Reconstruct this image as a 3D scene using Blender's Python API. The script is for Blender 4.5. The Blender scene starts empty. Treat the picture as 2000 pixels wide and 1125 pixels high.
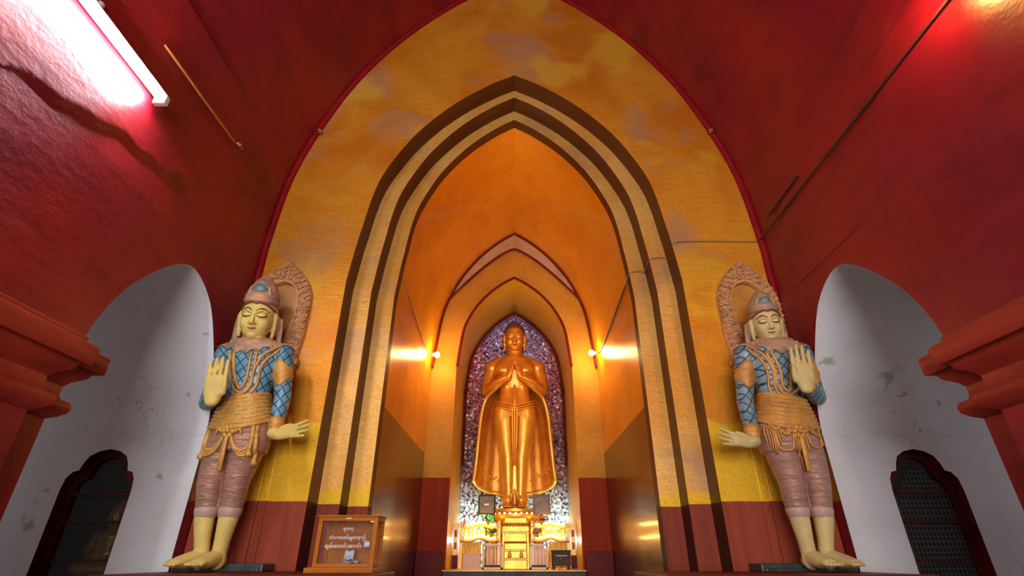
import bpy, bmesh, math, random
import numpy as np
from mathutils import Vector, Matrix
from mathutils.bvhtree import BVHTree
from math import sin, cos, pi, radians as R
random.seed(7)
SC = bpy.context.scene
COL = SC.collection
H = 0.6            # camera height above the hall floor; geometry below is written relative to the camera's height

# ------------------------------------------------------------------ camera, world, daylight, exposure
cd = bpy.data.cameras.new('camera')
cd.sensor_width = 36.0
cd.lens = 36.0 * 993 / 2000
cd.shift_x = -4.5 / 2000
cd.clip_start = 0.02
CAM = bpy.data.objects.new('camera', cd)
COL.objects.link(CAM)
CAM.location = (0, 0, 0)
CAM.rotation_euler = (R(90 + 27.9), 0, 0)
SC.camera = CAM
vs = SC.view_settings
vs.view_transform = 'Standard'
vs.look = 'None'
vs.gamma = 1.0
vs.use_curve_mapping = False
vs.exposure = 0.0
W = bpy.data.worlds.new('world')
SC.world = W
W.use_nodes = True
W.node_tree.nodes['Background'].inputs[0].default_value = (0.75, 0.85, 1.0, 1)
W.node_tree.nodes['Background'].inputs[1].default_value = 0.6

def light(name, kind, loc, energy, col, size=0.1, rot=(0, 0, 0), size_y=None, spot=None):
    l = bpy.data.lights.new(name, kind)
    l.energy = energy
    l.color = col
    if kind == 'AREA':
        l.size = size
        if size_y:
            l.shape = 'RECTANGLE'
            l.size_y = size_y
    else:
        l.shadow_soft_size = size
    if spot:
        l.spot_size, l.spot_blend = R(spot), 0.6
    o = bpy.data.objects.new(name, l)
    COL.objects.link(o)
    o.location = loc
    o.rotation_euler = rot
    return o

# daylight entering by the hall's open entrance behind the camera
for q_ in (-1, 1):      # fill lights added at the unseen passage ends to brighten its white walls
    light('passage_fill', 'AREA', (4.95 * q_, 3.2, .55), 4.5, (0.95, 0.96, 1.0), 1.3, (R(90), 0, R(90) * q_), 1.9)
light('daylight', 'AREA', (0.0, -4.9, .75), 460, (0.95, 0.955, 1.0), 3.2, (R(86), 0, 0), 2.5)

# ------------------------------------------------------------------ materials
class G:
    """small helper that writes node graphs"""
    def __init__(s, name):
        s.m = bpy.data.materials.new(name)
        s.m.use_nodes = True
        s.t = s.m.node_tree
        s.p = s.t.nodes['Principled BSDF']
        s.tc = s.n('ShaderNodeTexCoord')
        s.geo = s.n('ShaderNodeNewGeometry')
    def n(s, kind, **kw):
        x = s.t.nodes.new(kind)
        for k, v in kw.items():
            setattr(x, k, v)
        return x
    def l(s, a, b):
        s.t.links.new(a, b)
    def val(s, sock, v):
        if hasattr(v, 'links'):
            s.l(v, sock)
        else:
            if isinstance(v, (tuple, list)) and len(v) == 3 and sock.type == 'RGBA':
                v = (*v, 1)
            sock.default_value = v
    def math(s, op, a, b=0.0, c=None):
        x = s.n('ShaderNodeMath', operation=op)
        s.val(x.inputs[0], a)
        s.val(x.inputs[1], b)
        if c is not None:
            s.val(x.inputs[2], c)
        return x.outputs[0]
    def coords(s, world=True, scale=(1, 1, 1)):
        mp = s.n('ShaderNodeMapping')
        s.l(s.geo.outputs['Position'] if world else s.tc.outputs['Object'], mp.inputs[0])
        mp.inputs['Scale'].default_value = scale
        return mp.outputs[0]
    def noise(s, co, scale, detail=6, rough=0.6, dist=0.0):
        x = s.n('ShaderNodeTexNoise')
        s.l(co, x.inputs['Vector'])
        x.inputs['Scale'].default_value = scale
        x.inputs['Detail'].default_value = detail
        x.inputs['Roughness'].default_value = rough
        x.inputs['Distortion'].default_value = dist
        return x.outputs['Fac']
    def ramp(s, f, lo, hi, a=0.0, b=1.0):
        x = s.n('ShaderNodeMapRange')
        s.val(x.inputs[0], f)
        x.inputs[1].default_value, x.inputs[2].default_value = lo, hi
        x.inputs[3].default_value, x.inputs[4].default_value = a, b
        x.clamp = True
        return x.outputs[0]
    def mix(s, f, a, b):
        x = s.n('ShaderNodeMix', data_type='RGBA')
        s.val(x.inputs[0], f)
        s.val(x.inputs[6], a)
        s.val(x.inputs[7], b)
        return x.outputs[2]
    def sep(s, co):
        x = s.n('ShaderNodeSeparateXYZ')
        s.l(co, x.inputs[0])
        return x.outputs
    def bump(s, h, strength=0.3, dist=0.02):
        x = s.n('ShaderNodeBump')
        x.inputs['Strength'].default_value = strength
        x.inputs['Distance'].default_value = dist
        s.l(h, x.inputs['Height'])
        s.l(x.outputs[0], s.p.inputs['Normal'])
    def out(s, col=None, rough=None, metal=None, spec=None, coat=None):
        for k, v in (('Base Color', col), ('Roughness', rough), ('Metallic', metal), ('Specular IOR Level', spec), ('Coat Weight', coat)):
            if v is not None:
                s.val(s.p.inputs[k], v)
        return s.m

def simple(name, col, rough=0.55, metal=0.0, col2=None, scale=8.0, lo=0.4, hi=0.65, bump=0.15, bscale=40.0, stretch=(1, 1, 1), spec=0.5, dist=0.01):
    g = G(name)
    co = g.coords(False, stretch)
    c = col
    if col2 is not None:
        c = g.mix(g.ramp(g.noise(co, scale), lo, hi), col, col2)
    if bump:
        g.bump(g.noise(co, bscale, 4), bump, dist)
    return g.out(c, rough, metal, spec)

def emit(name, col, strength):
    g = G(name)
    g.p.inputs['Base Color'].default_value = (*col, 1)
    g.p.inputs['Emission Color'].default_value = (*col, 1)
    g.p.inputs['Emission Strength'].default_value = strength
    return g.m

def glass(name, col=(1, 1, 1), alpha=0.18, rough=0.05):
    g = G(name)
    g.p.inputs['Base Color'].default_value = (*col, 1)
    g.p.inputs['Alpha'].default_value = alpha
    g.p.inputs['Roughness'].default_value = rough
    return g.m

def red_plaster(name, base=(0.19, 0.003, 0.013), alt=(0.27, 0.009, 0.010), rough=0.42, dark=(0.10, 0.0015, 0.009)):
    g = G(name)
    co = g.coords(True)
    st = g.coords(True, (1.0, 0.35, 1.0))
    c = g.mix(g.ramp(g.noise(co, 0.8, 8, .6, .4), .40, .66), base, alt)
    c = g.mix(g.ramp(g.noise(st, 2.6, 8, .65, .6), .50, .74), c, dark)
    c = g.mix(g.ramp(g.noise(co, 14, 6, .7), .66, .80, 0, .5), c, (0.34, 0.07, 0.03))
    h = g.math('ADD', g.noise(st, 3.0, 8, .6), g.math('MULTIPLY', g.noise(co, 26, 4), .22))
    g.bump(h, .32, .05)
    g.p.inputs['Coat Weight'].default_value = .25
    g.p.inputs['Coat Roughness'].default_value = .3
    return g.out(c, g.ramp(g.noise(co, 3.5, 6), .3, .7, rough - .08, rough + .12), 0, .3)

def gold_wall(name, dado_z=None, dado=(0.31, 0.042, 0.018), a=(0.80, 0.34, 0.026), b=(0.62, 0.18, 0.009), worn=(0.50, 0.27, 0.14), bright=(0.78, 0.42, 0.03), metal=0.55, rough=0.42, patch=None, dado_rough=0.6, streak=False, dado_metal=0.0, wornamt=(.53, .67)):
    g = G(name)
    co = g.coords(True)
    hz = g.coords(True, (1, 1, 4.5)) if not streak else g.coords(True, (7, 7, .55))
    z = g.sep(g.geo.outputs['Position'])
    n1 = g.noise(co, 1.1, 8, .6, .5)
    c = g.mix(g.ramp(n1, .38, .62), a, b)
    c = g.mix(g.ramp(g.noise(hz, 5 if not streak else 3, 6, .7), .45, .7, 0, .55), c, b)
    if worn is not None:
        w = g.noise(co, 1.45, 7, .55, .3)
        c = g.mix(g.ramp(w, wornamt[0], wornamt[1], 0, .8), c, worn)
    if bright is not None:
        c = g.mix(g.ramp(g.noise(co, .75, 4, .5, .3), .55, .60, 0, .75), c, bright)
    if patch is not None:                               # a newer coat of gold paint up to this height
        e = g.math('ADD', z[2], g.math('MULTIPLY', g.noise(co, 2.2, 3), .35))
        c = g.mix(g.ramp(e, patch + H + .20, patch + H + .165), c, (0.80, 0.44, 0.02))
    c = g.mix(g.ramp(g.noise(co, 34, 3, .6), .62, .75, 0, .3), c, (0.22, 0.08, 0.01))
    mt, rg = metal, rough
    if dado_z is not None:
        e = g.math('ADD', z[2], g.math('MULTIPLY', g.noise(co, 9, 3), .012))
        f = g.ramp(e, dado_z + H + .004, dado_z + H + .008)
        vs_ = g.coords(True, (9, 9, .5))
        d = g.mix(g.ramp(g.noise(vs_, 2.0, 6), .4, .7), dado, tuple(x * .62 for x in dado))
        d = g.mix(g.ramp(g.noise(vs_, 4.0, 8, .8), .70, .74, 0, .35), d, (0.35, 0.16, 0.10))
        c = g.mix(f, d, c)
        mt = g.ramp(f, 0, 1, dado_metal, metal)
        rg = g.ramp(f, 0, 1, dado_rough, rough)
    h = g.math('ADD', g.noise(hz, 6 if not streak else 3, 6, .6), g.math('MULTIPLY', g.noise(co, 30, 4), .3))
    if streak:
        h = g.math('ADD', h, g.math('MULTIPLY', g.noise(g.coords(True, (70, 70, 1.6)), 1.5, 3), .35))
    g.bump(h, .14 if not streak else .22, .03)
    c = g.mix(g.ramp(g.noise(g.coords(True, (40, 40, 95)), 1.0, 2, .5), .35, .75, 0, .28), c, (0.20, 0.085, 0.015)) if not streak else c
    return g.out(c, rg, mt, .2)

def lattice(name, fill, fill2, line, p=0.082, sx=1.0):
    g = G(name)
    s = g.sep(g.tc.outputs['Object'])
    ang = g.math('ADD', s[0], g.math('MULTIPLY', s[1], .5))
    u = g.math('ADD', g.math('MULTIPLY', ang, 1.15 * sx), s[2])
    v = g.math('SUBTRACT', g.math('MULTIPLY', ang, 1.15 * sx), s[2])
    def ln(t):
        fr = g.math('FRACT', g.math('DIVIDE', t, p))
        d = g.math('ABSOLUTE', g.math('SUBTRACT', fr, .5))
        return g.ramp(d, .40, .46)
    f = g.math('MAXIMUM', ln(u), ln(v))
    co = g.coords(False)
    c0 = g.mix(g.ramp(g.noise(co, 7, 4), .38, .62), fill, fill2)
    c = g.mix(f, c0, line)
    c = g.mix(g.ramp(g.noise(co, 16, 6), .55, .75, 0, .35), c, (.22, .19, .17))
    g.bump(g.math('SUBTRACT', g.math('MULTIPLY', g.noise(co, 40, 3), .25), f), .5, .008)
    return g.out(c, .4, .1)

def mosaic(name):
    g = G(name)
    co = g.coords(True)
    vo = g.n('ShaderNodeTexVoronoi')
    vo.inputs['Scale'].default_value = 30
    g.l(co, vo.inputs['Vector'])
    sc = g.sep(vo.outputs['Color'])
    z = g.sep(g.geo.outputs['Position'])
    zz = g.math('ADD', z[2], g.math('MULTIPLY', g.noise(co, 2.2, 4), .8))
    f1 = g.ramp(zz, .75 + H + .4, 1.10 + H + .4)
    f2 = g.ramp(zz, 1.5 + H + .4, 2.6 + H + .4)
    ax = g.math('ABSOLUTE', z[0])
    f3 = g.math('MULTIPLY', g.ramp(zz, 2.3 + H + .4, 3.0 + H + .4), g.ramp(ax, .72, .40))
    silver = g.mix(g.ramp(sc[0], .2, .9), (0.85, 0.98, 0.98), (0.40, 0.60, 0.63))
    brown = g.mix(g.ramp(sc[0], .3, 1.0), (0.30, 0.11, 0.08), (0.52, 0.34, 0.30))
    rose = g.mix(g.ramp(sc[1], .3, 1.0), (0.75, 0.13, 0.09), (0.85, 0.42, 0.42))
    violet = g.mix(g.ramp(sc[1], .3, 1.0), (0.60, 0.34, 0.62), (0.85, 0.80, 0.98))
    c = g.mix(f3, g.mix(f2, g.mix(f1, silver, brown), rose), violet)  # glass colour zones, with bluish light above and cool glow below painted in
    dark = g.ramp(vo.outputs['Distance'], .45, .75)
    c = g.mix(dark, c, (0.09, 0.03, 0.03))
    sub = g.n('ShaderNodeVectorMath', operation='SUBTRACT')
    g.l(vo.outputs['Color'], sub.inputs[0])
    sub.inputs[1].default_value = (.5, .5, .5)
    scl = g.n('ShaderNodeVectorMath', operation='SCALE')
    g.l(sub.outputs[0], scl.inputs[0])
    scl.inputs['Scale'].default_value = .75
    add = g.n('ShaderNodeVectorMath', operation='ADD')
    g.l(scl.outputs[0], add.inputs[0])
    g.l(g.geo.outputs['Normal'], add.inputs[1])
    nm = g.n('ShaderNodeVectorMath', operation='NORMALIZE')
    g.l(add.outputs[0], nm.inputs[0])
    g.l(nm.outputs[0], g.p.inputs['Normal'])
    return g.out(c, .3, .15)

def gold_leaf(name, a, b, rough=.3, metal=.85, scale=6, bump=.12):
    return simple(name, a, rough, metal, b, scale, .35, .7, bump, 30)

M_RED = red_plaster('crimson_plaster')
M_REDB = red_plaster('crimson_pier_plaster', (0.20, 0.006, 0.010), (0.27, 0.012, 0.012), .5)
M_MOULD = red_plaster('faded_red_moulding', (0.27, 0.018, 0.010), (0.36, 0.040, 0.018), .5, (0.17, 0.010, 0.008))
M_RIM = simple('bright_red_rim', (0.26, 0.007, 0.008), .6, 0, (0.19, 0.005, 0.008), 5, spec=.1)
M_FACADE = gold_wall('gold_facade', .36, patch=.93, worn=(0.50, 0.26, 0.13), metal=.35)
M_ORDER = gold_wall('gold_recessed_order', .36, (0.28, 0.036, 0.018), patch=.45, a=(0.84, 0.46, 0.12), b=(0.74, 0.31, 0.045), bright=None, metal=.35)
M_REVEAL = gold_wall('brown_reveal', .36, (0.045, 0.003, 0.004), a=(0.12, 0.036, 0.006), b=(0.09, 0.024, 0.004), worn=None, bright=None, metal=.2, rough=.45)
M_CORR = gold_wall('gold_corridor', 1.2, (0.17, 0.095, 0.055), a=(0.95, 0.43, 0.02), b=(0.80, 0.31, 0.010), worn=None, bright=None, metal=.35, rough=.32, dado_rough=.24, streak=True, dado_metal=.85)
M_CORR.node_tree.nodes['Principled BSDF'].inputs['Coat Weight'].default_value = .5
M_CORR.node_tree.nodes['Principled BSDF'].inputs['Coat Roughness'].default_value = .12
M_JAMB = gold_wall('gold_jamb', .9, (0.34, 0.024, 0.006), a=(0.66, 0.30, 0.03), b=(0.52, 0.20, 0.015), worn=None, bright=None, metal=.15, rough=.6, dado_rough=.8)
M_SHRINE = gold_wall('olive_gold_shrine', None, a=(0.82, 0.50, 0.025), b=(0.70, 0.38, 0.012), worn=None, bright=None, metal=.2, rough=.3, streak=True)
M_PINK = simple('bare_pink_plaster', (0.56, 0.32, 0.16), .7, 0, (0.46, 0.22, 0.09), 4, spec=.1)
M_MAROON = simple('maroon_paint', (0.15, 0.012, 0.006), .5, 0, (0.10, .006, .004), 4, spec=.15)
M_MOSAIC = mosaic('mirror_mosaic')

def white_plaster(name):
    g = G(name)
    co = g.coords(True)
    st = g.coords(True, (3, 3, .4))
    c = g.mix(g.ramp(g.noise(co, 1.2, 6), .4, .7), (0.62, 0.585, 0.575), (0.52, 0.48, 0.465))
    c = g.mix(g.ramp(g.noise(st, 2.5, 6), .55, .8, 0, .35), c, (0.38, 0.35, 0.31))
    c = g.mix(g.ramp(g.noise(co, 3.4, 5, .5, .3), .665, .70, 0, .75), c, (0.27, 0.25, 0.19))
    wv = g.n('ShaderNodeTexVoronoi', feature='DISTANCE_TO_EDGE')
    wv.inputs['Scale'].default_value = 3.1
    ad = g.n('ShaderNodeVectorMath', operation='ADD')
    g.l(co, ad.inputs[0])
    nz = g.n('ShaderNodeTexNoise')
    nz.inputs['Scale'].default_value = 3
    g.l(co, nz.inputs['Vector'])
    g.l(nz.outputs['Color'], ad.inputs[1])
    g.l(ad.outputs[0], wv.inputs['Vector'])
    cr = g.math('MULTIPLY', g.ramp(wv.outputs['Distance'], .012, .004), g.ramp(g.noise(co, 1.6, 3), .56, .62))
    c = g.mix(g.math('MULTIPLY', cr, .6), c, (0.2, 0.17, 0.14))
    g.bump(g.math('SUBTRACT', g.noise(co, 5, 6), cr), .25, .02)
    return g.out(c, .75, 0, .2)
M_WHITE = white_plaster('whitewashed_plaster')
M_FLOOR = simple('worn_stone', (0.16, 0.12, 0.10), .5, 0, (0.10, .075, .06), 2)
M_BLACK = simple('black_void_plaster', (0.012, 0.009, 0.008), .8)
M_DARKRED = simple('dark_red_frame_paint', (0.10, 0.005, 0.005), .5, 0, (0.04, .003, .003), 5, spec=.15)

# statue paints
M_SKIN_L = simple('yellow_painted_skin', (0.70, 0.50, 0.13), .5, 0, (0.50, 0.35, 0.11), 5, .4, .75, spec=.25)
M_SKIN_R = simple('straw_painted_skin', (0.62, 0.46, 0.18), .5, 0, (0.44, 0.31, 0.12), 5, .4, .75, spec=.25)
M_TUN_L = lattice('blue_lattice_tunic', (0.16, 0.33, 0.42), (0.07, 0.22, 0.30), (0.012, 0.05, 0.075))
M_TUN_R = lattice('grey_blue_lattice_tunic', (0.24, 0.30, 0.33), (0.12, 0.22, 0.27), (0.012, 0.045, 0.07), .078)
M_COLLAR = simple('dusty_rose_gold', (0.52, 0.28, 0.14), .5, .1, (0.28, 0.16, 0.11), 9, .4, .65, .6, 60)
M_OCHRE = simple('ochre_gold_ornament', (0.64, 0.33, 0.06), .42, .15, (0.46, 0.21, 0.035), 40, .4, .65, .4, 70)
M_ORANGE = simple('orange_gold_ornament', (0.62, 0.28, 0.05), .42, .2, (0.42, 0.16, 0.03), 9, .4, .7, .5, 70)
def trousers_mat(name, a, b):
    g = G(name)
    co = g.coords(False)
    st = g.coords(False, (2.2, 2.2, 11))
    c = g.mix(g.ramp(g.noise(co, 5, 6), .36, .64), a, b)
    h = g.noise(st, 3.2, 5, .6, 1.2)
    c = g.mix(g.ramp(h, .52, .72, 0, .5), c, (0.46, 0.27, 0.21))
    g.bump(h, .9, .02)
    return g.out(c, .36, .2)
M_TRO_L = trousers_mat('copper_pink_trousers', (0.50, 0.22, 0.145), (0.30, 0.15, 0.10))
M_TRO_R = trousers_mat('rose_brown_trousers', (0.47, 0.22, 0.17), (0.36, 0.19, 0.12))
M_TEAL = simple('teal_grey_crown_panel', (0.10, 0.17, 0.18), .45, .1, (0.20, .19, .17), 12)
M_REDPAINT = simple('red_brown_paint', (0.25, 0.04, 0.015), .5)
M_INK = simple('black_line_paint', (0.012, 0.014, 0.014), .5, bump=0)
M_EYEWHITE = simple('pale_eye_paint', (0.55, 0.52, 0.36), .4, bump=0)
M_LIP = simple('rose_lip_paint', (0.34, 0.08, 0.045), .45, bump=0)
M_SLAB = simple('greenish_black_stone', (0.016, 0.024, 0.018), .35, 0, (0.04, 0.055, 0.042), 10)
M_HALO = simple('carved_clay_halo', (0.66, 0.32, 0.12), .55, .1, (0.42, 0.19, 0.08), 12, .4, .65, .4, 60)
M_BUD = gold_leaf('polished_gold_leaf', (0.95, 0.40, 0.045), (0.80, 0.27, 0.02), .30, .5)
M_ROBE = gold_leaf('yellow_gold_leaf', (0.90, 0.48, 0.06), (0.75, 0.34, 0.03), .34, .5)
M_HAIR = simple('mauve_brown_hair', (0.20, 0.07, 0.06), .5, .2, bump=.8, bscale=60)
M_GOLDP = gold_leaf('gilded_wood', (0.80, 0.42, 0.05), (0.60, 0.26, 0.02), .35, .6)
M_YEL = simple('yellow_gloss_paint', (0.85, 0.52, 0.05), .3, .1, (0.75, .40, .03), 6)
M_WOOD = simple('varnished_orange_wood', (0.46, 0.14, 0.010), .45, 0, (0.33, 0.085, 0.006), 3, .35, .7, .1, 20, (1, 1, 9), spec=.12)
M_GLASS = glass('clear_glass', (0.12, 0.13, 0.12), .12, .03)
M_ACRYL = glass('frosted_acrylic', (0.80, 0.52, 0.36), .38, .3)
M_STEEL = simple('brushed_metal', (0.46, 0.30, 0.15), .45, .5, bump=.05)
M_SAFE = simple('olive_black_metal', (0.05, 0.036, 0.010), .5, 0, (0.075, .05, .014), 6, spec=.2)
M_TEXT = simple('white_lettering', (0.75, 0.70, 0.62), .6, bump=0)
M_NOTE = simple('banknote_paper', (0.60, 0.58, 0.62), .6, 0, (0.30, .34, .48), 14)
M_NOTE2 = simple('green_banknote_paper', (0.42, 0.55, 0.47), .6, 0, (0.55, .60, .55), 14)
M_CABLE = simple('brown_cable', (0.055, 0.022, 0.014), .5)
M_CABLEG = simple('grey_cable', (0.22, 0.17, 0.13), .5)
M_CONDUIT = simple('ochre_painted_batten', (0.46, 0.13, 0.02), .5)
M_PLASTIC = simple('white_plastic', (0.6, 0.58, 0.55), .4, bump=0)
M_PLAQUE = simple('brown_grey_plaque', (0.20, 0.15, 0.12), .5, .2, (0.13, .10, .085), 20)
M_TUBE = emit('fluorescent_glow', (0.86, 0.95, 1.0), 270)
M_BULB = emit('warm_bulb_glow', (1.0, 0.66, 0.27), 420)
M_BULB2 = emit('orange_bulb_glow', (1.0, 0.58, 0.15), 850)
M_WTUBE = emit('warm_tube_glow', (1.0, 0.64, 0.18), 40)
M_CTUBE = emit('cool_tube_glow', (0.80, 0.95, 1.0), 170)
M_BEAD = emit('white_bead_glow', (1.0, 0.9, 0.65), 3)
M_LEDG = emit('green_led_glow', (0.05, 0.75, 0.18), 2.0)
M_LEDR = emit('red_led_glow', (0.95, 0.06, 0.04), 1.6)
M_LEAF = simple('green_leaf', (0.05, 0.16, 0.04), .5)
M_FLOWER = simple('pink_petal', (0.65, 0.20, 0.20), .6)

# ------------------------------------------------------------------ object helpers
ORG = {}
def wloc(o):
    return ORG.get(o.name, Vector((0, 0, 0)))
def obj(name, src, mat, parent=None, origin=None, smooth=False, mirror=None, sharp=None):
    """src: bmesh (in camera-height coordinates) or mesh -> ONE object"""
    if isinstance(src, bmesh.types.BMesh):
        me = bpy.data.meshes.new(name)
        bmesh.ops.recalc_face_normals(src, faces=src.faces)
        src.to_mesh(me)
        src.free()
    else:
        me = src
    if mirror:
        me.transform(mirror)
        if mirror.determinant() < 0:
            me.flip_normals()
    org = Vector(origin) if origin is not None else (wloc(parent) if parent else Vector((0, 0, 0)))
    me.transform(Matrix.Translation(-org))
    if smooth:
        me.shade_smooth()
        if sharp:
            me.set_sharp_from_angle(angle=R(sharp))
    me.materials.clear()
    me.materials.append(mat)
    o = bpy.data.objects.new(name, me)
    COL.objects.link(o)
    ORG[o.name] = org
    if parent:
        o.parent = parent
        o.location = org - wloc(parent)
    else:
        o.location = org
    return o
def thing(name, label, cat, loc, group=None):
    o = bpy.data.objects.new(name, None)
    o.empty_display_size = .1
    COL.objects.link(o)
    o.location = loc
    ORG[o.name] = Vector(loc)
    return tag(o, label, cat, group)
def tag(o, label, cat, group=None):
    o['label'] = label
    o['category'] = cat
    if group:
        o['group'] = group
    return o
def struct(name, src, mat, smooth=False, sharp=None):
    o = obj(name, src, mat, smooth=smooth, sharp=sharp)
    o['kind'] = 'structure'
    return o
def box(bm, x0, x1, y0, y1, z0, z1, bev=0.0):
    r = bmesh.ops.create_cube(bm, size=1)
    vs_ = r['verts']
    for v in vs_:
        v.co = Vector((x0 + (v.co.x + .5) * (x1 - x0), y0 + (v.co.y + .5) * (y1 - y0), z0 + (v.co.z + .5) * (z1 - z0)))
    if bev:
        es = list({e for v in vs_ for e in v.link_edges})
        bmesh.ops.bevel(bm, geom=es, offset=bev, segments=2, affect='EDGES', profile=.6)
    return bm
def B():
    return bmesh.new()
def ball(bm, c, r, rot=None, u=20, v=14):
    if not isinstance(r, (tuple, list)):
        r = (r, r, r)
    m = Matrix.Translation(c) @ (rot.to_4x4() if rot is not None else Matrix()) @ Matrix.Diagonal((*r, 1))
    bmesh.ops.create_uvsphere(bm, u_segments=u, v_segments=v, radius=1, matrix=m)
def tube(bm, pts, rad, n=14, ref=(0, 1, 0), cap=True, closed=False):
    """pts: list of points; rad: list of r or (ra, rb), ra along ref-ish, rb across"""
    P = [Vector(p) for p in pts]
    if not isinstance(rad, (list, tuple)) or (isinstance(rad, tuple)):
        rad = [rad] * len(P)
    rad = [(r, r) if not isinstance(r, (tuple, list)) else tuple(r) for r in rad]
    K = len(P)
    rings = []
    T = []
    for i in range(K):
        if closed:
            t = P[(i + 1) % K] - P[i - 1]
        else:
            t = P[min(i + 1, K - 1)] - P[max(i - 1, 0)]
        T.append(t.normalized())
    def ring(c, t, ra, rb, a0):
        a = Vector(a0) - t * t.dot(Vector(a0))
        if a.length < 1e-4:
            a = Vector((1, 0, 0)) - t * t.x
        a.normalize()
        b = t.cross(a)
        return [bm.verts.new(c + a * (ra * cos(2 * pi * k / n)) + b * (rb * sin(2 * pi * k / n))) for k in range(n)]
    if cap and not closed:
        r = min(rad[0])
        for s in (.3, .65, .9):
            h = math.sqrt(1 - s * s)
            rings.append(ring(P[0] - T[0] * r * h, T[0], rad[0][0] * s, rad[0][1] * s, ref))
    for i in range(K):
        rings.append(ring(P[i], T[i], rad[i][0], rad[i][1], ref))
    if cap and not closed:
        r = min(rad[-1])
        for s in (.9, .65, .3):
            h = math.sqrt(1 - s * s)
            rings.append(ring(P[-1] + T[-1] * r * h, T[-1], rad[-1][0] * s, rad[-1][1] * s, ref))
    for i in range(len(rings) - 1):
        for k in range(n):
            bm.faces.new((rings[i][k], rings[i][(k + 1) % n], rings[i + 1][(k + 1) % n], rings[i + 1][k]))
    if closed:
        for k in range(n):
            bm.faces.new((rings[-1][k], rings[-1][(k + 1) % n], rings[0][(k + 1) % n], rings[0][k]))
    else:
        bm.faces.new(rings[0][::-1])
        bm.faces.new(rings[-1])
def lathe(bm, c, prof, n=32, sy=1.0):
    """prof: (r, z) list from bottom to top, around c"""
    rings = []
    for r, z in prof:
        rings.append([bm.verts.new((c[0] + r * cos(2 * pi * k / n), c[1] + sy * r * sin(2 * pi * k / n), c[2] + z)) for k in range(n)])
    for i in range(len(rings) - 1):
        for k in range(n):
            bm.faces.new((rings[i][k], rings[i][(k + 1) % n], rings[i + 1][(k + 1) % n], rings[i + 1][k]))
    bm.faces.new(rings[0][::-1])
    bm.faces.new(rings[-1])
def spline(pts, m=8, closed=False):
    P = [np.array(p, float) for p in pts]
    out = []
    K = len(P)
    rng = K if closed else K - 1
    for i in range(rng):
        p1, p2 = P[i], P[(i + 1) % K]
        p0 = P[i - 1] if (i > 0 or closed) else 2 * p1 - p2
        p3 = P[(i + 2) % K] if (i + 2 < K or closed) else 2 * p2 - p1
        for j in range(m):
            t = j / m
            out.append(.5 * (2 * p1 + (p2 - p0) * t + (2 * p0 - 5 * p1 + 4 * p2 - p3) * t * t + (3 * p1 - p0 - 3 * p2 + p3) * t ** 3))
    if not closed:
        out.append(P[-1])
    return [tuple(map(float, p)) for p in out]
def resample(pts, n):
    a = np.array(pts, float)
    d = np.r_[0, np.cumsum(np.linalg.norm(np.diff(a, axis=0), axis=1))]
    t = np.linspace(0, d[-1], n)
    return [tuple(np.interp(tt, d, a[:, k]) for k in range(a.shape[1])) for tt in t]
def grid(bm, rows, closed_u=False):
    V = [[bm.verts.new(p) for p in r] for r in rows]
    for i in range(len(V) - 1):
        n = len(V[i])
        for k in range(n if closed_u else n - 1):
            bm.faces.new((V[i][k], V[i][(k + 1) % n], V[i + 1][(k + 1) % n], V[i + 1][k]))
    return V
def remesh(bm, voxel, smooth=2):
    me = bpy.data.meshes.new('t')
    bmesh.ops.recalc_face_normals(bm, faces=bm.faces)
    bm.to_mesh(me)
    bm.free()
    o = bpy.data.objects.new('t', me)
    COL.objects.link(o)
    m = o.modifiers.new('r', 'REMESH')
    m.mode = 'VOXEL'
    m.voxel_size = voxel
    if smooth:
        s = o.modifiers.new('s', 'SMOOTH')
        s.factor = .5
        s.iterations = smooth
    dg = bpy.context.evaluated_depsgraph_get()
    dg.update()
    out = bpy.data.meshes.new_from_object(o.evaluated_get(dg))
    bpy.data.objects.remove(o)
    bpy.data.meshes.remove(me)
    out.shade_smooth()
    return out
def bvh(me):
    return BVHTree.FromPolygons([v.co.copy() for v in me.vertices], [tuple(p.vertices) for p in me.polygons])
def solid(o, t, off=0):
    m = o.modifiers.new('thickness', 'SOLIDIFY')
    m.thickness = t
    m.offset = off
    return o

# ------------------------------------------------------------------ pointed profiles
SHAPE = [(0, 1), (.15, .973), (.217, .957), (.363, .92), (.479, .86), (.639, .714), (.76, .55), (.858, .375), (.944, .173), (1, 0)]
NP = 121
def arch(w, zs, za, zb=-.7, n=NP):
    half = spline([(w * k, zs + t * (za - zs)) for t, k in SHAPE], 8)
    half = [(w, zb)] + half
    full = half + [(-x, z) for x, z in half[::-1][1:]]
    # bottom legs and curved crown sampled apart so that all profiles correspond
    leg = np.linspace(zb, zs, 20)
    cr = resample([(x, z) for x, z in full if z >= zs - 1e-6], n - 40)
    cr[len(cr) // 2] = (0.0, za)
    return [(w, z) for z in leg] + cr + [(-w, z) for z in leg[::-1]]
VAULT = [(2.31, 1.95), (2.312, 2.3), (2.31, 2.62), (2.25, 3.35), (2.07, 4.05), (1.75, 4.84), (1.25, 5.61), (.60, 6.28), (0, 6.62)]
def ring_face(bm, P, Q, Y, Y2=None):
    Y2 = Y if Y2 is None else Y2
    grid(bm, [[(x, Y, z) for x, z in P], [(x, Y2, z) for x, z in Q]])

YF = 4.0
A1, A2, A3 = arch(1.508, 2.2, 4.87), arch(1.338, 2.2, 4.76), arch(1.1735, 2.25, 4.62)
Y2, Y3, YE = 4.22, 4.43, 6.84

# ------------------------------------------------------------------ hall: floor, vault, side walls
bm = B(); box(bm, -6, 6, -5.2, 4.1, -.75, -.6); struct('floor', bm, M_FLOOR)
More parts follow.
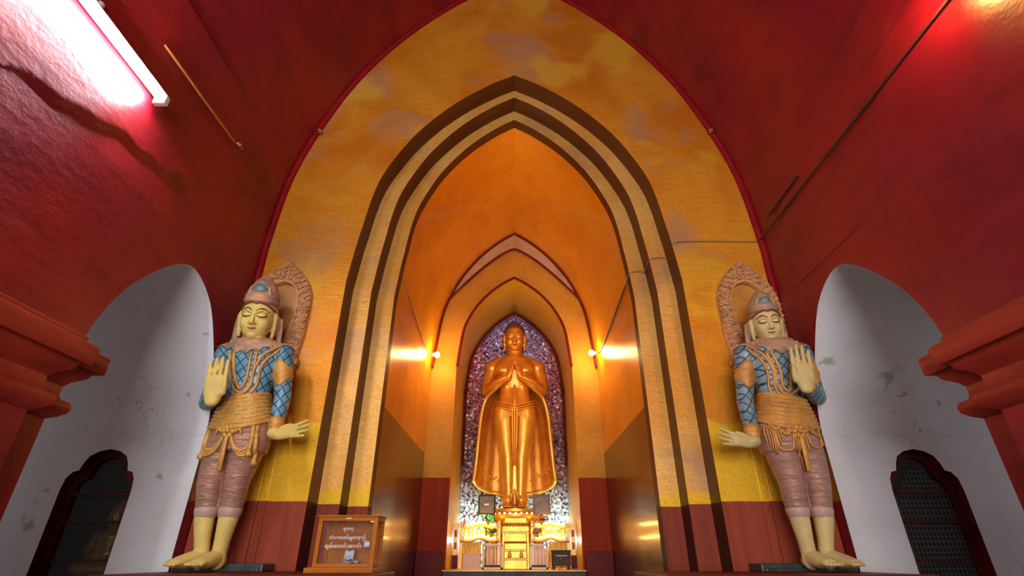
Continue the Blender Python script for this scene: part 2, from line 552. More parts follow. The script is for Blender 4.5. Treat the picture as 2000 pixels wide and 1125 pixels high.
# vault, with the old plaster edge that crosses its left haunch
half = spline(VAULT, 10)
prof = [(x, z) for x, z in half] + [(-x, z) for x, z in half[::-1][1:]]
prof = resample(prof, 460)
ys = np.concatenate([np.linspace(-5, .4, 60), np.linspace(.43, YF + .02, 260)])
rng = np.random.RandomState(3)
ph = rng.rand(12) * 6.28
edge = [(-5, 1.6), (1.0, 1.7), (1.56, 1.92), (1.78, 2.03), (2.08, 2.13), (2.36, 2.18), (2.65, 2.25), (2.99, 2.42), (3.33, 2.52), (3.8, 2.6), (4.1, 2.6)]
ex, ez = zip(*edge)
rows = []
for y in ys:
    row = []
    ze = np.interp(y, ex, ez) + .02 * sin(9 * y) + .012 * sin(23 * y + 1)
    for i, (x, z) in enumerate(prof):
        a, b = prof[max(i - 1, 0)], prof[min(i + 1, len(prof) - 1)]
        tx, tz = b[0] - a[0], b[1] - a[1]
        l = math.hypot(tx, tz)
        nx, nz = -tz / l, tx / l                        # towards the inside of the hall
        if nx * (0 - x) + nz * (2.5 - z) < 0:
            nx, nz = -nx, -nz
        s = i / len(prof) * 9.0
        d = .012 * (sin(1.3 * y + 2.1 * s + ph[0]) + .6 * sin(2.9 * y - 1.7 * s + ph[1]) + .4 * sin(4.7 * y + 4.1 * s + ph[2]))
        d *= min(1, (4.02 - y) * 2)
        if x < 0 and z < 3.4:
            fade = min(1, max(0, (3.6 - y) / .8))
            d += fade * .020 * min(1, max(0, (z - ze) / .022))
        row.append((x + nx * d, y, z + nz * d))
    rows.append(row)
bm = B(); grid(bm, rows); struct('ceiling', bm, M_RED, True)

# side walls with the pointed opening into the cross passage
YN, YW = 2.50, 3.87
OP = [(3.87, -.7), (3.87, .45), (3.868, .80), (3.845, .95), (3.80, 1.10), (3.66, 1.40), (3.45, 1.70), (3.17, 1.835), (2.95, 1.735), (2.70, 1.46), (2.57, 1.20), (2.51, .95), (2.50, .80), (2.50, -.7)]
OPC = OP[:2] + spline(OP[2:12], 5) + OP[12:]
for sx, side in ((-1, 'left'), (1, 'right')):
    X = 2.30 * sx
    bm = B()
    grid(bm, [[(X, YF + .02, -.7), (X, YF + .02, 1.97)], [(X, YW, -.7), (X, YW, 1.97)]])
    up = [p for p in OPC if p[1] >= .45]
    grid(bm, [[(X, y, z) for y, z in up], [(X, y, 1.97) for y, z in up]])
    grid(bm, [[(X, YN, -.7), (X, YN, 1.97)], [(X, -5, -.7), (X, -5, 1.97)]])
    bmesh.ops.remove_doubles(bm, verts=bm.verts, dist=1e-4)
    struct('wall_' + side, bm, M_RED)
    # pilaster on the pier, its moulded capital
    bm = B()
    box(bm, *sorted((2.24 * sx, 2.36 * sx)), -4.95, 2.33, -.6, .63)
    struct('trim_%d' % (1 if sx < 0 else 2), bm, M_REDB)
    path = [(2.24, -4.9), (2.24, 2.33), (2.30, 2.33), (2.30, 2.50), (3.6, 2.50)]
    pr = [(.0, .60), (.03, .615), (.055, .64), (.06, .665), (.05, .69), (.02, .70), (.012, .72), (.012, .765), (.03, .79), (.07, .82), (.082, .85), (.11, .852), (.115, .86), (.115, .94), (.11, .95), (.075, .952), (.075, .985), (.068, .99), (.0, .992)]
    bm = B()
    rows = []
    for off, z in pr:
        row = []
        for i, (px, py) in enumerate(path):
            if i == 0: n_ = (-1, 0)
            elif i == 1: n_ = (-1, 1)
            elif i == 2: n_ = (-1, 1)
            elif i == 3: n_ = (-1, 1)
            else: n_ = (0, 1)
            row.append(((px + n_[0] * off) * sx, py + n_[1] * off, z))
        rows.append(row)
    grid(bm, rows)
    struct('trim_%d' % (3 if sx < 0 else 4), bm, M_MOULD, True, 35)
    # whitewashed cross passage: end wall with niche, vault, near wall
    XO = 2.303
    bm = B()
    NW = [(2.725, -.7), (2.725, .42), (2.735, .50), (2.76, .545), (2.80, .555), (2.812, .60), (2.84, .655), (2.90, .69), (2.975, .705), (3.05, .69), (3.11, .655), (3.138, .60), (3.15, .555), (3.19, .545), (3.225, .50), (3.235, .42), (3.235, -.7)]
    if sx > 0:
        NW = [(x - .035, z) for x, z in NW]
    grid(bm, [[(XO * sx, YW, -.7), (NW[0][0] * sx, YW, -.7)], [(XO * sx, YW, .42), (NW[1][0] * sx, YW, .42)], [(XO * sx, YW, 1.94), (NW[1][0] * sx, YW, 1.94)]])
    grid(bm, [[(x * sx, YW, z) for x, z in NW[1:-1]], [(x * sx, YW, 1.94) for x, z in NW[1:-1]]])
    grid(bm, [[(NW[-1][0] * sx, YW, -.7), (5 * sx, YW, -.7)], [(NW[-2][0] * sx, YW, .42), (5 * sx, YW, .42)], [(NW[-2][0] * sx, YW, 1.94), (5 * sx, YW, 1.94)]])
    struct('wall_%s' % side, bm, M_WHITE)
    bm = B()
    up = [p for p in OPC if p[1] >= .78]
    rows = [[(x * sx, y, z) for y, z in up] for x in np.linspace(2.30, 5.0, 12)]
    grid(bm, rows)
    struct('ceiling', bm, M_WHITE, True, 40)
    bm = B()
    grid(bm, [[(2.30 * sx, YN, -.7), (2.30 * sx, YN, 1.0)], [(5 * sx, YN, -.7), (5 * sx, YN, 1.0)]])
    struct('wall_%s' % side, bm, M_WHITE)
    # niche: recess behind the hole
    bm = B()
    D = .55
    grid(bm, [[(x * sx, YW, z) for x, z in NW], [(x * sx, YW + .10, z) for x, z in NW]])
    struct('trim_%d' % (5 if sx < 0 else 6), bm, M_DARKRED)
    bm = B()
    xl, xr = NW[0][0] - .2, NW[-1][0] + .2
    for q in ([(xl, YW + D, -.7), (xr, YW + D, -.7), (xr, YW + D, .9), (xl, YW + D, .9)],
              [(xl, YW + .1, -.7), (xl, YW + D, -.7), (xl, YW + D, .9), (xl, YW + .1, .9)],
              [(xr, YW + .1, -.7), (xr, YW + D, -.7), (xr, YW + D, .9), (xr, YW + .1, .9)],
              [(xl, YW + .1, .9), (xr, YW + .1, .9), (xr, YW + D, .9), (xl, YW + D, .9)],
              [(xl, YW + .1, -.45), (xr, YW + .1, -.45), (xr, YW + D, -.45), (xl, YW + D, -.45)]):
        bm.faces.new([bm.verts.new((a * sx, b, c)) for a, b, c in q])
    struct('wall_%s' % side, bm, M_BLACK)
    # red frame with glass and a grille
    cx = (NW[0][0] + NW[-1][0]) / 2
    NI = [(cx + (x - cx) * .80, z - (.05 if z > .3 else 0)) for x, z in NW]
    bm = B()
    grid(bm, [[(x * sx, y, z) for x, z in pf] for pf, y in ((NW, YW + .06), (NI, YW + .06), (NI, YW + .10))])
    w = struct('window_%d' % (1 if sx < 0 else 2), bm, M_DARKRED)
    bm = B()
    bm.faces.new([bm.verts.new((x * sx, YW + .085, z)) for x, z in NI])
    obj('pane', bm, glass('dimming_glass_%s' % side, (.03, .028, .02), .62, .15), w)  # dark tint dims the niche behind; its shade is put into the pane
    for zz in (-.02, .22, .40):
        bm = B(); box(bm, *sorted(((cx - .2) * sx, (cx + .2) * sx)), YW + .06, YW + .08, zz - .008, zz + .008)
        obj('glazing_bar', bm, M_DARKRED, w)
    if sx > 0:
        bm = B()
        for i in range(14):
            x = cx - .19 + i * .0285
            top = .60 - abs(x - cx) * 1.1
            tube(bm, [(x, YW + .075, -.4), (x, YW + .075, top)], .0022, 5)
        for i in range(30):
            z = -.4 + i * .033
            hw = .19 if z < .38 else max(.02, .19 - (z - .38) * .75)
            tube(bm, [(cx - hw, YW + .075, z), (cx + hw, YW + .075, z)], .0022, 5)
        obj('wire_mesh', bm, simple('dull_wire', (0.12, 0.11, 0.10), .5, .5, bump=0), w)

# back of the hall with its entrance
bm = B()
bk = [(2.4, -.7), (2.4, 6.7), (-2.4, 6.7), (-2.4, -.7), (-1.7, -.7), (-1.7, 3.1), (1.7, 3.1), (1.7, -.7)]
f = bm.faces.new([bm.verts.new((x, -5.0, z)) for x, z in bk])
bmesh.ops.triangulate(bm, faces=[f])
struct('wall_back', bm, M_RED)

# ------------------------------------------------------------------ the golden front with its stepped arch
hall = [(2.34, z) for z in np.linspace(-.7, 1.95, 20)] + [(x * 1.012, z + .03) for x, z in resample(prof, NP - 40)] + [(-2.34, z) for z in np.linspace(1.95, -.7, 20)]
bm = B(); ring_face(bm, hall, A1, YF); struct('wall_front', bm, M_FACADE)
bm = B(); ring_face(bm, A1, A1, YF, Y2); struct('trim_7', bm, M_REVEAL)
bm = B(); ring_face(bm, A1, A2, Y2); struct('wall_front', bm, M_ORDER)
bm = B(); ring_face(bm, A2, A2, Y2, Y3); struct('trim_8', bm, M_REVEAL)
bm = B(); ring_face(bm, A2, A3, Y3); struct('wall_front', bm, M_ORDER)
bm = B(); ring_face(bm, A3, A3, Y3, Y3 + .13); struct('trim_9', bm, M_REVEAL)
bm = B()
tube(bm, [(x * .995, YF - .012, z) for x, z in resample(prof, 160)], .03, 8, (0, 1, 0))
struct('trim_10', bm, M_RIM, True)
# corridor
A3b = [(x * 1.0, z) for x, z in A3]
bm = B()
grid(bm, [[(x, y, z) for x, z in A3b] for y in np.linspace(Y3 + .13, YE + .06, 24)])
struct('ceiling', bm, M_CORR, True, 30)
bm = B(); box(bm, -1.6, 1.6, 4.05, YE + .2, -.5, -.3); struct('floor', bm, M_FLOOR)
bm = B(); box(bm, -1.6, 1.6, 3.75, 4.06, -.62, -.45); struct('floor', bm, M_FLOOR)
for k, (x0, x1) in enumerate(((-2.299, -.82), (.82, 2.299))):
    bm = B(); box(bm, x0, x1, 3.15, 4.0, -.6, -.085, .008); struct('plinth', bm, M_MAROON)

# end wall of the corridor, with the pink crescent above the shrine arch
AA = arch(1.16, 2.3, 4.315)
AB = arch(.82, 2.4, 3.83)
bm = B(); ring_face(bm, A3b, AB, YE + .05); struct('wall_front', bm, M_JAMB)
bm = B()
rows = [[], [], [], []]
for t in np.linspace(-1, 1, 41):
    xo = 1.06 * t
    zo = np.interp(-abs(xo), [-x for x, z in A3b[:61]][::1], [z for x, z in A3b[:61]])
    zi = 4.315 - (4.315 - 3.32) * (abs(t) ** 1.35)
    zi = min(zi, zo - .004)
    rows[0].append((xo, YE, zo)); rows[1].append((xo, YE, zi)); rows[2].append((xo, YE + .05, zi)); rows[3].append((xo, YE + .05, zo))
grid(bm, rows)
struct('trim_11', bm, M_PINK)
low = [(p[0], YE + .0, p[2] + .004) for p in rows[1]]
bm = B(); tube(bm, low, (.02, .018), 8); struct('trim_12', bm, M_MAROON, True)
bm = B(); tube(bm, [(x * .992, YE - .005, z - .012) for x, z in A3b[22:-22]], .022, 8); struct('trim_13', bm, M_MAROON, True)
# shrine reveal
YS = 8.16
bm = B(); grid(bm, [[(x, y, z) for x, z in AB] for y in np.linspace(YE + .05, YS, 10)]); struct('ceiling', bm, M_SHRINE, True, 30)
bm = B(); tube(bm, [(x * .99, YE + .045, z - .006) for x, z in AB[19:-19]], .02, 8); struct('trim_14', bm, M_MAROON, True)
bm = B(); tube(bm, [(x * .985, YS - .01, z - .01) for x, z in AB[12:-12]], .03, 8); struct('trim_15', bm, M_MAROON, True)
bm = B()
grid(bm, [[(x, YS + .25, -.2), (x, YS + .25, 4.2)] for x in (-1.0, 1.0)])
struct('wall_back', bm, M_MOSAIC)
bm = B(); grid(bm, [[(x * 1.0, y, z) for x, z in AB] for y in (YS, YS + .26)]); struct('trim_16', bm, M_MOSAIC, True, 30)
bm = B(); box(bm, -.86, .86, YE - .05, YS + .3, -.150, -.131, .006); struct('floor', bm, simple('gilded_step', (0.66, 0.36, 0.08), .3, .4, (.5, .24, .05), 6))
bm = B(); box(bm, -.84, .84, YE - .02, YS + .3, -.45, -.150); struct('floor', bm, simple('dark_riser', (0.07, 0.065, 0.06), .6, 0, (.04, .035, .03), 6))
for k, sx in enumerate((-1, 1)):
    bm = B(); box(bm, *sorted((.845 * sx, 1.172 * sx)), YE - .07, YE + .06, -.3, .06, .01)
    struct('baseboard_%s' % ('left' if sx < 0 else 'right'), bm, M_MAROON)

# ------------------------------------------------------------------ figures
def hand(bm, wr, d, nrm, side, L=.29, wid=.135, spread=.06, curl=.12, thumb=1, th=.030, fr=.0135, tilt=(0, 0, 0, 0)):
    """palm + four separate fingers + thumb. d: finger direction, nrm: palm normal, side: towards the thumb"""
    wr, d, nrm, side = Vector(wr), Vector(d).normalized(), Vector(nrm).normalized(), Vector(side).normalized()
    pl = L * .50
    tube(bm, [wr - d * .02, wr + d * pl * .3, wr + d * pl * .65, wr + d * pl * .98], [(wid * .30, th), (wid * .47, th * 1.05), (wid * .5, th * .9), (wid * .49, th * .7)], 18, side)
    tube(bm, [wr + d * pl * .15 + side * wid * .22 + nrm * th * .3, wr + d * pl * .45 + side * wid * .34 + nrm * th * .3], [.022, .020], 12)
    lens = [.86, 1.0, .95, .76]
    for i, ln in enumerate(lens):
        o = (1.5 - i) * wid * .262
        b = wr + d * pl * .88 + side * o
        dd = (d + side * (1.5 - i) * spread + nrm * tilt[i]).normalized()
        fl = L * .53 * ln
        p1 = b + dd * fl * .45
        d2 = (dd + nrm * curl).normalized()
        p2 = p1 + d2 * fl * .33
        d3 = (dd + nrm * curl * 2).normalized()
        p3 = p2 + d3 * fl * .24
        tube(bm, [b, b + dd * fl * .25, p1, p2, p3], [fr * 1.1, fr * 1.0, fr * 1.04, fr * .92, fr * .72], 12)
    if thumb:
        b = wr + d * pl * .30 + side * wid * .40
        dd = (d * .95 + side * .22 + nrm * .22).normalized()
        p1 = b + dd * L * .16
        p2 = p1 + (d * .98 + side * .02 + nrm * .12).normalized() * L * .14
        tube(bm, [b, p1, p2], [fr * 1.5, fr * 1.25, fr * .85], 12)

def head(bm, M, s=1.0, ears=True, neck=True):
    """egg of a skull with jaw, brow, lids, nose, lips, chin, long-lobed ears; M places it (origin at the head's middle)"""
    def P(x, y, z):
        return M @ Vector((x * s, y * s, z * s))
    rot = M.to_3x3().normalized()
    def bl(x, y, z, a, b, c):
        ball(bm, P(x, y, z), (a * s, b * s, c * s), rot, 28, 20)
    bl(0, .012, .045, .114, .136, .135)
    bl(0, -.010, -.015, .110, .118, .125)
    bl(0, -.028, -.070, .090, .096, .082)
    bl(0, -.082, -.118, .040, .036, .030)
    for q in (-1, 1):
        bl(.050 * q, -.062, -.035, .050, .056, .060)
        bl(.046 * q, -.103, .022, .034, .019, .021)                                 # lids
        tube(bm, [P(.016 * q, -.122, .040), P(.045 * q, -.120, .058), P(.080 * q, -.090, .048)], [.009 * s, .009 * s, .007 * s], 10)   # brow
        bl(.015 * q, -.130, -.040, .013, .015, .010)                                # nostril wings
        if ears:
            tube(bm, [P(.114 * q, .008, .058), P(.126 * q, .012, .03), P(.122 * q, .006, -.035), P(.116 * q, .0, -.085), P(.112 * q, -.004, -.118)],
                 [(.030 * s, .012 * s), (.036 * s, .015 * s), (.027 * s, .014 * s), (.020 * s, .015 * s), (.017 * s, .014 * s)], 12, rot @ Vector((0, 1, 0)))
    tube(bm, [P(0, -.120, .050), P(0, -.132, .01), P(0, -.150, -.034)], [.009 * s, .011 * s, .016 * s], 12)
    tube(bm, [P(-.028, -.112, -.071), P(-.013, -.122, -.067), P(0, -.125, -.069), P(.013, -.122, -.067), P(.028, -.112, -.071)], [.005 * s, .008 * s, .008 * s, .008 * s, .005 * s], 10)
    tube(bm, [P(-.022, -.112, -.079), P(0, -.122, -.084), P(.022, -.112, -.079)], [.006 * s, .009 * s, .006 * s], 10)

def face_line(tree, M, s, pts, rad, off=.0005, n=8):
    """a painted stroke that hugs the face: pts are (x, z) in head units"""
    bm = B()
    P = []
    d = (M.to_3x3() @ Vector((0, 1, 0))).normalized()
    for x, z in spline(pts, 6):
        h, nn, i, dd = tree.ray_cast(M @ Vector((x * s, -.6, z * s)), d)
        if h is not None:
            P.append(h + nn * off)
    K = len(P)
    r = [(rad * (.35 + .65 * sin(pi * (.08 + .84 * k / max(1, K - 1)))), ) * 2 for k in range(K)]
    tube(bm, P, r, n)
    return bm

def on_front(tree, pts, off, m=6, d=(0, 1, 0)):
    P = []
    for x, z in (spline(pts, m) if m else pts):
        h, nn, i, dd = tree.ray_cast(Vector((x, -2, z)), Vector(d))
        if h is not None:
            P.append(h + nn * off)
    return P

TORSO = [(.60, .035, .165, .105), (.74, .035, .195, .130), (.88, .030, .205, .135), (.98, .020, .180, .122), (1.09, .008, .142, .108), (1.18, -.004, .152, .115), (1.28, -.014, .185, .130), (1.38, -.022, .215, .136), (1.46, -.025, .222, .122), (1.515, -.026, .165, .100), (1.55, -.028, .09, .08)]
def torso_at(z):
    a = np.array(TORSO)
    return tuple(float(np.interp(z, a[:, 0], a[:, k])) for k in (1, 2, 3))
def torso(bm, z0, z1, g=0.0, n=28, m=14):
    rows = []
    for z in np.linspace(z0, z1, m):
        cx, rx, ry = torso_at(z)
        rows.append([bm.verts.new((cx + (rx + g) * math.copysign(abs(cos(a)) ** .9, cos(a)), (ry + g) * math.copysign(abs(sin(a)) ** .9, sin(a)), z)) for a in (2 * pi * k / n for k in range(n))])
    for i in range(m - 1):
        for k in range(n):
            bm.faces.new((rows[i][k], rows[i][(k + 1) % n], rows[i + 1][(k + 1) % n], rows[i + 1][k]))
    bm.faces.new(rows[0][::-1]); bm.faces.new(rows[-1])

def guardian(sx, label, slab_label, skin, tun, tro, orn, orn2, hz, hs, yaw):
    """standing guardian statue; built as the left-hand one, mirrored for the right"""
    ox = -1.98 if sx < 0 else 1.975
    base = Vector((ox, 3.70, -.085))
    t = thing('guardian_statue', label, 'statue', base, None)
    mir = Matrix.Translation(base) @ Matrix.Diagonal((1 if sx < 0 else -1, 1, 1, 1)) @ Matrix.Translation((0, 0, .03))
    def add(name, src, mat, parent=t, smooth=True, sharp=None):
        return obj(name, src, mat, parent, None, smooth, mir, sharp)
    # pose, local coordinates (feet at z=0, x to the viewer's right for the left statue, -y to the viewer)
    shL, elL, wrL = (-.232, .0, 1.425), (-.262, -.02, 1.055), (-.098, -.245, 1.035)
    shR, elR, wrR = (.200, .0, 1.425), (.262, .015, 1.10), (.285, -.050, .865)
    hl, hr_ = Vector((-.092, -.262, 1.012)), Vector((.300, -.060, .815))
    if sx > 0:                                          # this one holds its palm higher and the other hand lower
        elL, wrL, hl = (-.252, -.02, 1.095), (-.062, -.245, 1.126), Vector((-.052, -.262, 1.104))
        elR, wrR, hr_ = (.268, .015, 1.08), (.292, -.050, .815), Vector((.312, -.060, .760))
    legs = [((-.062, .0, .80), (-.093, -.012, .50), (-.082, .012, .27), (-.052, .03, .075), (-.075, -.17)), ((.105, .0, .80), (.082, -.012, .50), (.075, .012, .27), (.060, .03, .075), (.075, -.17))]
    bm = B()
    torso(bm, .74, 1.555)
    tube(bm, [(-.028, .005, 1.50), (-.045, -.002, 1.58), (-.052, -.012, 1.66)], [.082, .074, .076], 18)
    Mh = Matrix.Translation((-.045 if sx < 0 else -.005, -.03, hz)) @ Matrix.Rotation(R(yaw), 4, 'Z') @ Matrix.Rotation(R(15), 4, 'X')
    head(bm, Mh, hs)
    for a, b, c in ((shL, elL, wrL), (shR, elR, wrR)):
        tube(bm, [a, ((a[0] + b[0]) / 2, (a[1] + b[1]) / 2, (a[2] + b[2]) / 2), b], [.070, .058, .048], 16)
        tube(bm, [b, ((b[0] + c[0]) / 2, (b[1] + c[1]) / 2, (b[2] + c[2]) / 2), c], [.049, .045, .034], 16)
    hand(bm, hl, (-.04, -.05, 1), (0, -1, 0), (1, 0, 0), .30, .150, .004, .05, fr=.0155)
    hand(bm, hr_, (.95, -.20, .14), (.28, -.85, .42), (-.22, .40, .88), .27, .105, .13, .06, fr=.0125)
    ball(bm, hr_ + Vector((-.005, -.005, .01)), (.052, .048, .042))
    for hip, kn, ca, an, toe in legs:
        tube(bm, [hip, ((hip[0] + kn[0]) / 2, -.01, .65), kn, (ca[0] * .5 + kn[0] * .5, .008, .38), ca, (an[0] * .6 + ca[0] * .4, .02, .15), an, (an[0], .03, .03)], [.100, .088, .068, .068, .062, .049, .047, .05], 18)
        out = -1 if hip[0] < 0 else 1
        hx, hy = an[0], .06
        tx, ty = an[0] + (-.060 if out < 0 else -.026), -.15
        tube(bm, [(hx, hy, .035), (hx * .7 + tx * .3, hy * .7 + ty * .3, .045), (hx * .3 + tx * .7, hy * .3 + ty * .7, .03), (tx, ty, .022)], [(.045, .042), (.052, .055), (.058, .042), (.056, .026)], 16, (1, 0, 0))
        dx, dy = (tx - hx), (ty - hy)
        l = math.hypot(dx, dy); dx, dy = dx / l, dy / l
        for k in range(5):
            q = (k - 2) * .0235
            fl = .048 - abs(k - (1 if out > 0 else 3)) * .008
            bx, by = tx - dy * q, ty + dx * q
            tube(bm, [(bx, by, .021), (bx + dx * fl, by + dy * fl, .015)], [.0125, .011], 10)
    body = remesh(bm, .0055, 3)
    tree = bvh(body)
    # painted features
    for q in (-1, 1):
        add('eyebrow', face_line(tree, Mh, hs, [(.014 * q, .048), (.036 * q, .066), (.060 * q, .068), (.088 * q, .050)], .0056), M_INK)
        add('eye', face_line(tree, Mh, hs, [(.018 * q, .016), (.042 * q, .007), (.062 * q, .009), (.080 * q, .020)], .0050), M_INK)
        add('eyelid_line', face_line(tree, Mh, hs, [(.018 * q, .030), (.046 * q, .040), (.080 * q, .030)], .0018), M_REDPAINT)
    add('lips', face_line(tree, Mh, hs, [(-.027, -.072), (0, -.075), (.027, -.072)], .0075), M_LIP)
    # clothes
    def shell(parts, v=.0065, sm=4):
        b_ = B()
        for f in parts:
            f(b_)
        return remesh(b_, v, sm)
    g = .010
    def arm(a, b, c, e0=0.0, stop=1.0):
        def f(b_):
            mid = [(a[k] + b[k]) / 2 for k in range(3)]
            w_ = [b[k] + (c[k] - b[k]) * stop for k in range(3)]
            mm = [(b[k] + w_[k]) / 2 for k in range(3)]
            ball(b_, a, (.083, .085, .085))
            tube(b_, [a, mid, b], [.070 + g, .058 + g, .050 + g], 16)
            tube(b_, [b, mm, w_], [.050 + g, .046 + g, .037 + g], 16)
        return f
    tm = shell([lambda b_: torso(b_, 1.02, 1.53, g), arm(shL, elL, wrL, stop=.93), arm(shR, elR, wrR, stop=.96)])
    tt = bvh(tm)
    def leg_shell(b_):
        for hip, kn, ca, an, toe in legs:
            tube(b_, [hip, ((hip[0] + kn[0]) / 2, -.01, .65), kn, (ca[0] * .5 + kn[0] * .5, .008, .40), (ca[0], ca[1], .34)], [.122, .108, .083, .077, .073], 18)
    pm = shell([lambda b_: torso(b_, .70, .96, g), leg_shell], .0065, 9)
    pt = bvh(pm)
    add('tunic', tm, tun)
    add('trousers', pm, tro)
    for hip, kn, ca, an, toe in legs:
        bm = B(); tube(bm, [(ca[0], ca[1], .335), (ca[0], ca[1], .328)], .0765, 22); add('trouser_hem', bm, simple('pale_hem_%d' % len(bpy.data.materials), (.45, .28, .22), .45), )
    # ridged belt wrapped from waist to hip
    bm = B()
    rows = []
    N = 40
    for r in range(N + 1):
        row = []
        for k in range(64):
            a = 2 * pi * k / 64
            fr = max(0, -sin(a))
            zt = 1.085 + .02 * (1 - fr) + .028 * cos(a)
            zb = .885 - .055 * fr ** 2 + .03 * cos(a) * (1 - .3 * fr)
            z = zt + (zb - zt) * r / N
            cx, rx, ry = torso_at(z)
            e = .016 + .0105 * abs(sin(r * pi / 5)) + (.006 if r > N - 5 else 0)
            row.append((cx + (rx + e) * math.copysign(abs(cos(a)) ** .9, cos(a)), (ry + e) * math.copysign(abs(sin(a)) ** .9, sin(a)), z))
        rows.append(row)
    grid(bm, rows, True)
    add('belt', bm, orn)
    bb = bvh(remesh_copy(bm_from_rows(rows), 0))
    # collar with pointed lower edge
    bm = B()
    ctr = Vector((-.022, 0, 1.37))
    rows = []
    for e in range(9):
        row = []
        for k in range(72):
            a = 2 * pi * k / 72
            fr = max(0, -sin(a))
            lo = R(20 - 14 * fr ** 4 + (6 if (k // 3) % 2 else 0) * (.4 + fr))
            el = R(66) + (lo - R(66)) * e / 8
            dr = Vector((cos(a) * cos(el), sin(a) * cos(el), sin(el)))
            h, nn, i_, dd = tt.ray_cast(ctr + dr * 1.2, -dr)
            row.append(h + nn * (.009 + (.006 if e in (0, 3, 6) else 0)))
        rows.append(row)
    grid(bm, rows, True)
    for k in range(0, 72, 2):
        ball(bm, rows[5][k], .0085, None, 8, 6)
        if k % 6 == 0:
            ball(bm, rows[7][k], .011, None, 8, 6)
    solid(add('collar', bm, M_COLLAR), .006)
    # sash strands: two long loops from the shoulders
    if sx < 0:
        strands = [[(-.115, 1.40), (-.09, 1.28), (-.045, 1.165), (.015, 1.115), (.052, 1.214), (.050, 1.40)],
                   [(.190, 1.45), (.125, 1.372), (.092, 1.269), (.085, 1.161), (.045, 1.085), (-.034, 1.066)]]
    else:
        strands = [[(.190, 1.45), (.123, 1.36), (.095, 1.249), (.098, 1.125), (.052, 1.060), (-.05, 1.045)],
                   [(.080, 1.40), (.050, 1.261), (.050, 1.15), (.010, 1.095), (-.037, 1.138), (-.070, 1.30)]]
    for st in strands:
        for off_, r_ in ((-.017, .011), (.017, .011)):
            q2 = []
            for i in range(len(st)):
                a_, b_ = st[max(i - 1, 0)], st[min(i + 1, len(st) - 1)]
                tx_, tz_ = b_[0] - a_[0], b_[1] - a_[1]
                l_ = math.hypot(tx_, tz_)
                q2.append((st[i][0] - tz_ / l_ * off_, st[i][1] + tx_ / l_ * off_))
            P = on_front(tt, q2, .004, 6)
            bm = B(); tube(bm, P, r_, 8); add('sash_strand', bm, orn2)
    # armbands
    for a, b in ((shL, elL), (shR, elR)):
        A_, B_ = Vector(a), Vector(b)
        d = (B_ - A_).normalized()
        bm = B()
        rows = []
        for e in range(10):
            row = []
            for k in range(28):
                an_ = 2 * pi * k / 28
                fr = max(0, -sin(an_))
                f = .36 - .20 * fr ** 3 + (.60 + .17 * fr ** 4 - (.36 - .20 * fr ** 3)) * e / 9
                c = A_ + (B_ - A_) * f
                r_ = .078 - .020 * f + (.007 if e in (4, 6) else 0)
                u = Vector((1, 0, 0)) - d * d.x
                u.normalize()
                w_ = d.cross(u)
                if w_.y < 0:
                    w_ = -w_
                row.append(c + u * cos(an_) * r_ + w_ * sin(an_) * r_)
            rows.append(row)
        grid(bm, rows, True)
        ab = solid(add('armband', bm, orn2), .006)
        for f in (.42, .54):
            c = A_ + (B_ - A_) * f
            bm = B(); tube(bm, [c - d * .006, c + d * .006], .081 - .020 * f, 24); add('armband_rib', bm, M_COLLAR, ab)
    for w_, e_ in ((wrL, elL), (wrR, elR)):
        W_, E_ = Vector(w_), Vector(e_)
        d = (W_ - E_).normalized()
        bm = B()
        tube(bm, [W_ - d * .045, W_ - d * .03], .056, 18)
        tube(bm, [W_ - d * .020, W_ - d * .005], .052, 18)
        add('bracelet', bm, orn2)
    # crown
    def HP(x, y, z):
        return Mh @ Vector((x * hs, y * hs, z * hs))
    rotH = Mh.to_3x3().normalized()
    bm = B()
    tall = 1.0 if sx < 0 else .86
    for z, r_, y in ((.135, .124, .02), (.17, .121, .025), (.205, .110, .03), (.24, .095, .035), (.27, .077, .04), (.292, .056, .045)):
        ball(bm, HP(0, y, .10 + (z - .10) * tall), (r_ * hs, r_ * hs * 1.12, .05 * hs), rotH)
    ball(bm, HP(0, .05, .05), (.124 * hs, .115 * hs, .12 * hs), rotH)
    tube(bm, [HP(.12, .03, .02), HP(.13, .05, -.05), HP(.12, .06, -.10)], [.03, .028, .02], 12)
    tube(bm, [HP(-.12, .03, .02), HP(-.13, .05, -.05), HP(-.12, .06, -.10)], [.03, .028, .02], 12)
    crown = add('crown', remesh(bm, .007, 3), M_COLLAR if sx < 0 else simple('grey_rose_crown', (.30, .22, .15), .5, .1, (.44, .24, .10), 9, bump=.4))
    bm = B()
    pts = []
    for k in range(40):
        a = 2 * pi * k / 40
        fr = max(0, -sin(a))
        z = .108 + .010 * fr - .10 * max(0, sin(a)) - .012 * max(0, 1 - abs(cos(a)) * 9) * fr
        z -= .050 * abs(cos(a)) ** 3
        pts.append(HP((.120 - .008 * fr) * cos(a), .016 + .130 * sin(a), z))
    tube(bm, pts, .0085, 8, closed=True)
    add('crown_band', bm, M_REDPAINT, crown)
    bm = B(); ball(bm, HP(0, -.062, .10 + .115 * tall), (.056 * hs, .036 * hs, .045 * hs), rotH); add('crown_panel', bm, M_TEAL, crown)
    bm = B(); tube(bm, [HP(-.080, -.062, .15), HP(-.062, -.068, .10 + .125 * tall), HP(0, -.055, .10 + .175 * tall), HP(.062, -.068, .10 + .125 * tall), HP(.080, -.062, .15)], .011 * hs, 10); add('crown_arch', bm, M_COLLAR, crown)
    for q in (-1, 1):
        bm = B()
        tube(bm, [HP(.142 * q, .045, .02), HP(.150 * q, .05, -.06), HP(.150 * q, .045, -.14), HP(.165 * q, .03, -.21)], [(.012, .02), (.012, .022), (.012, .024), (.010, .028)], 10)
        add('crown_ribbon', bm, M_COLLAR, crown)
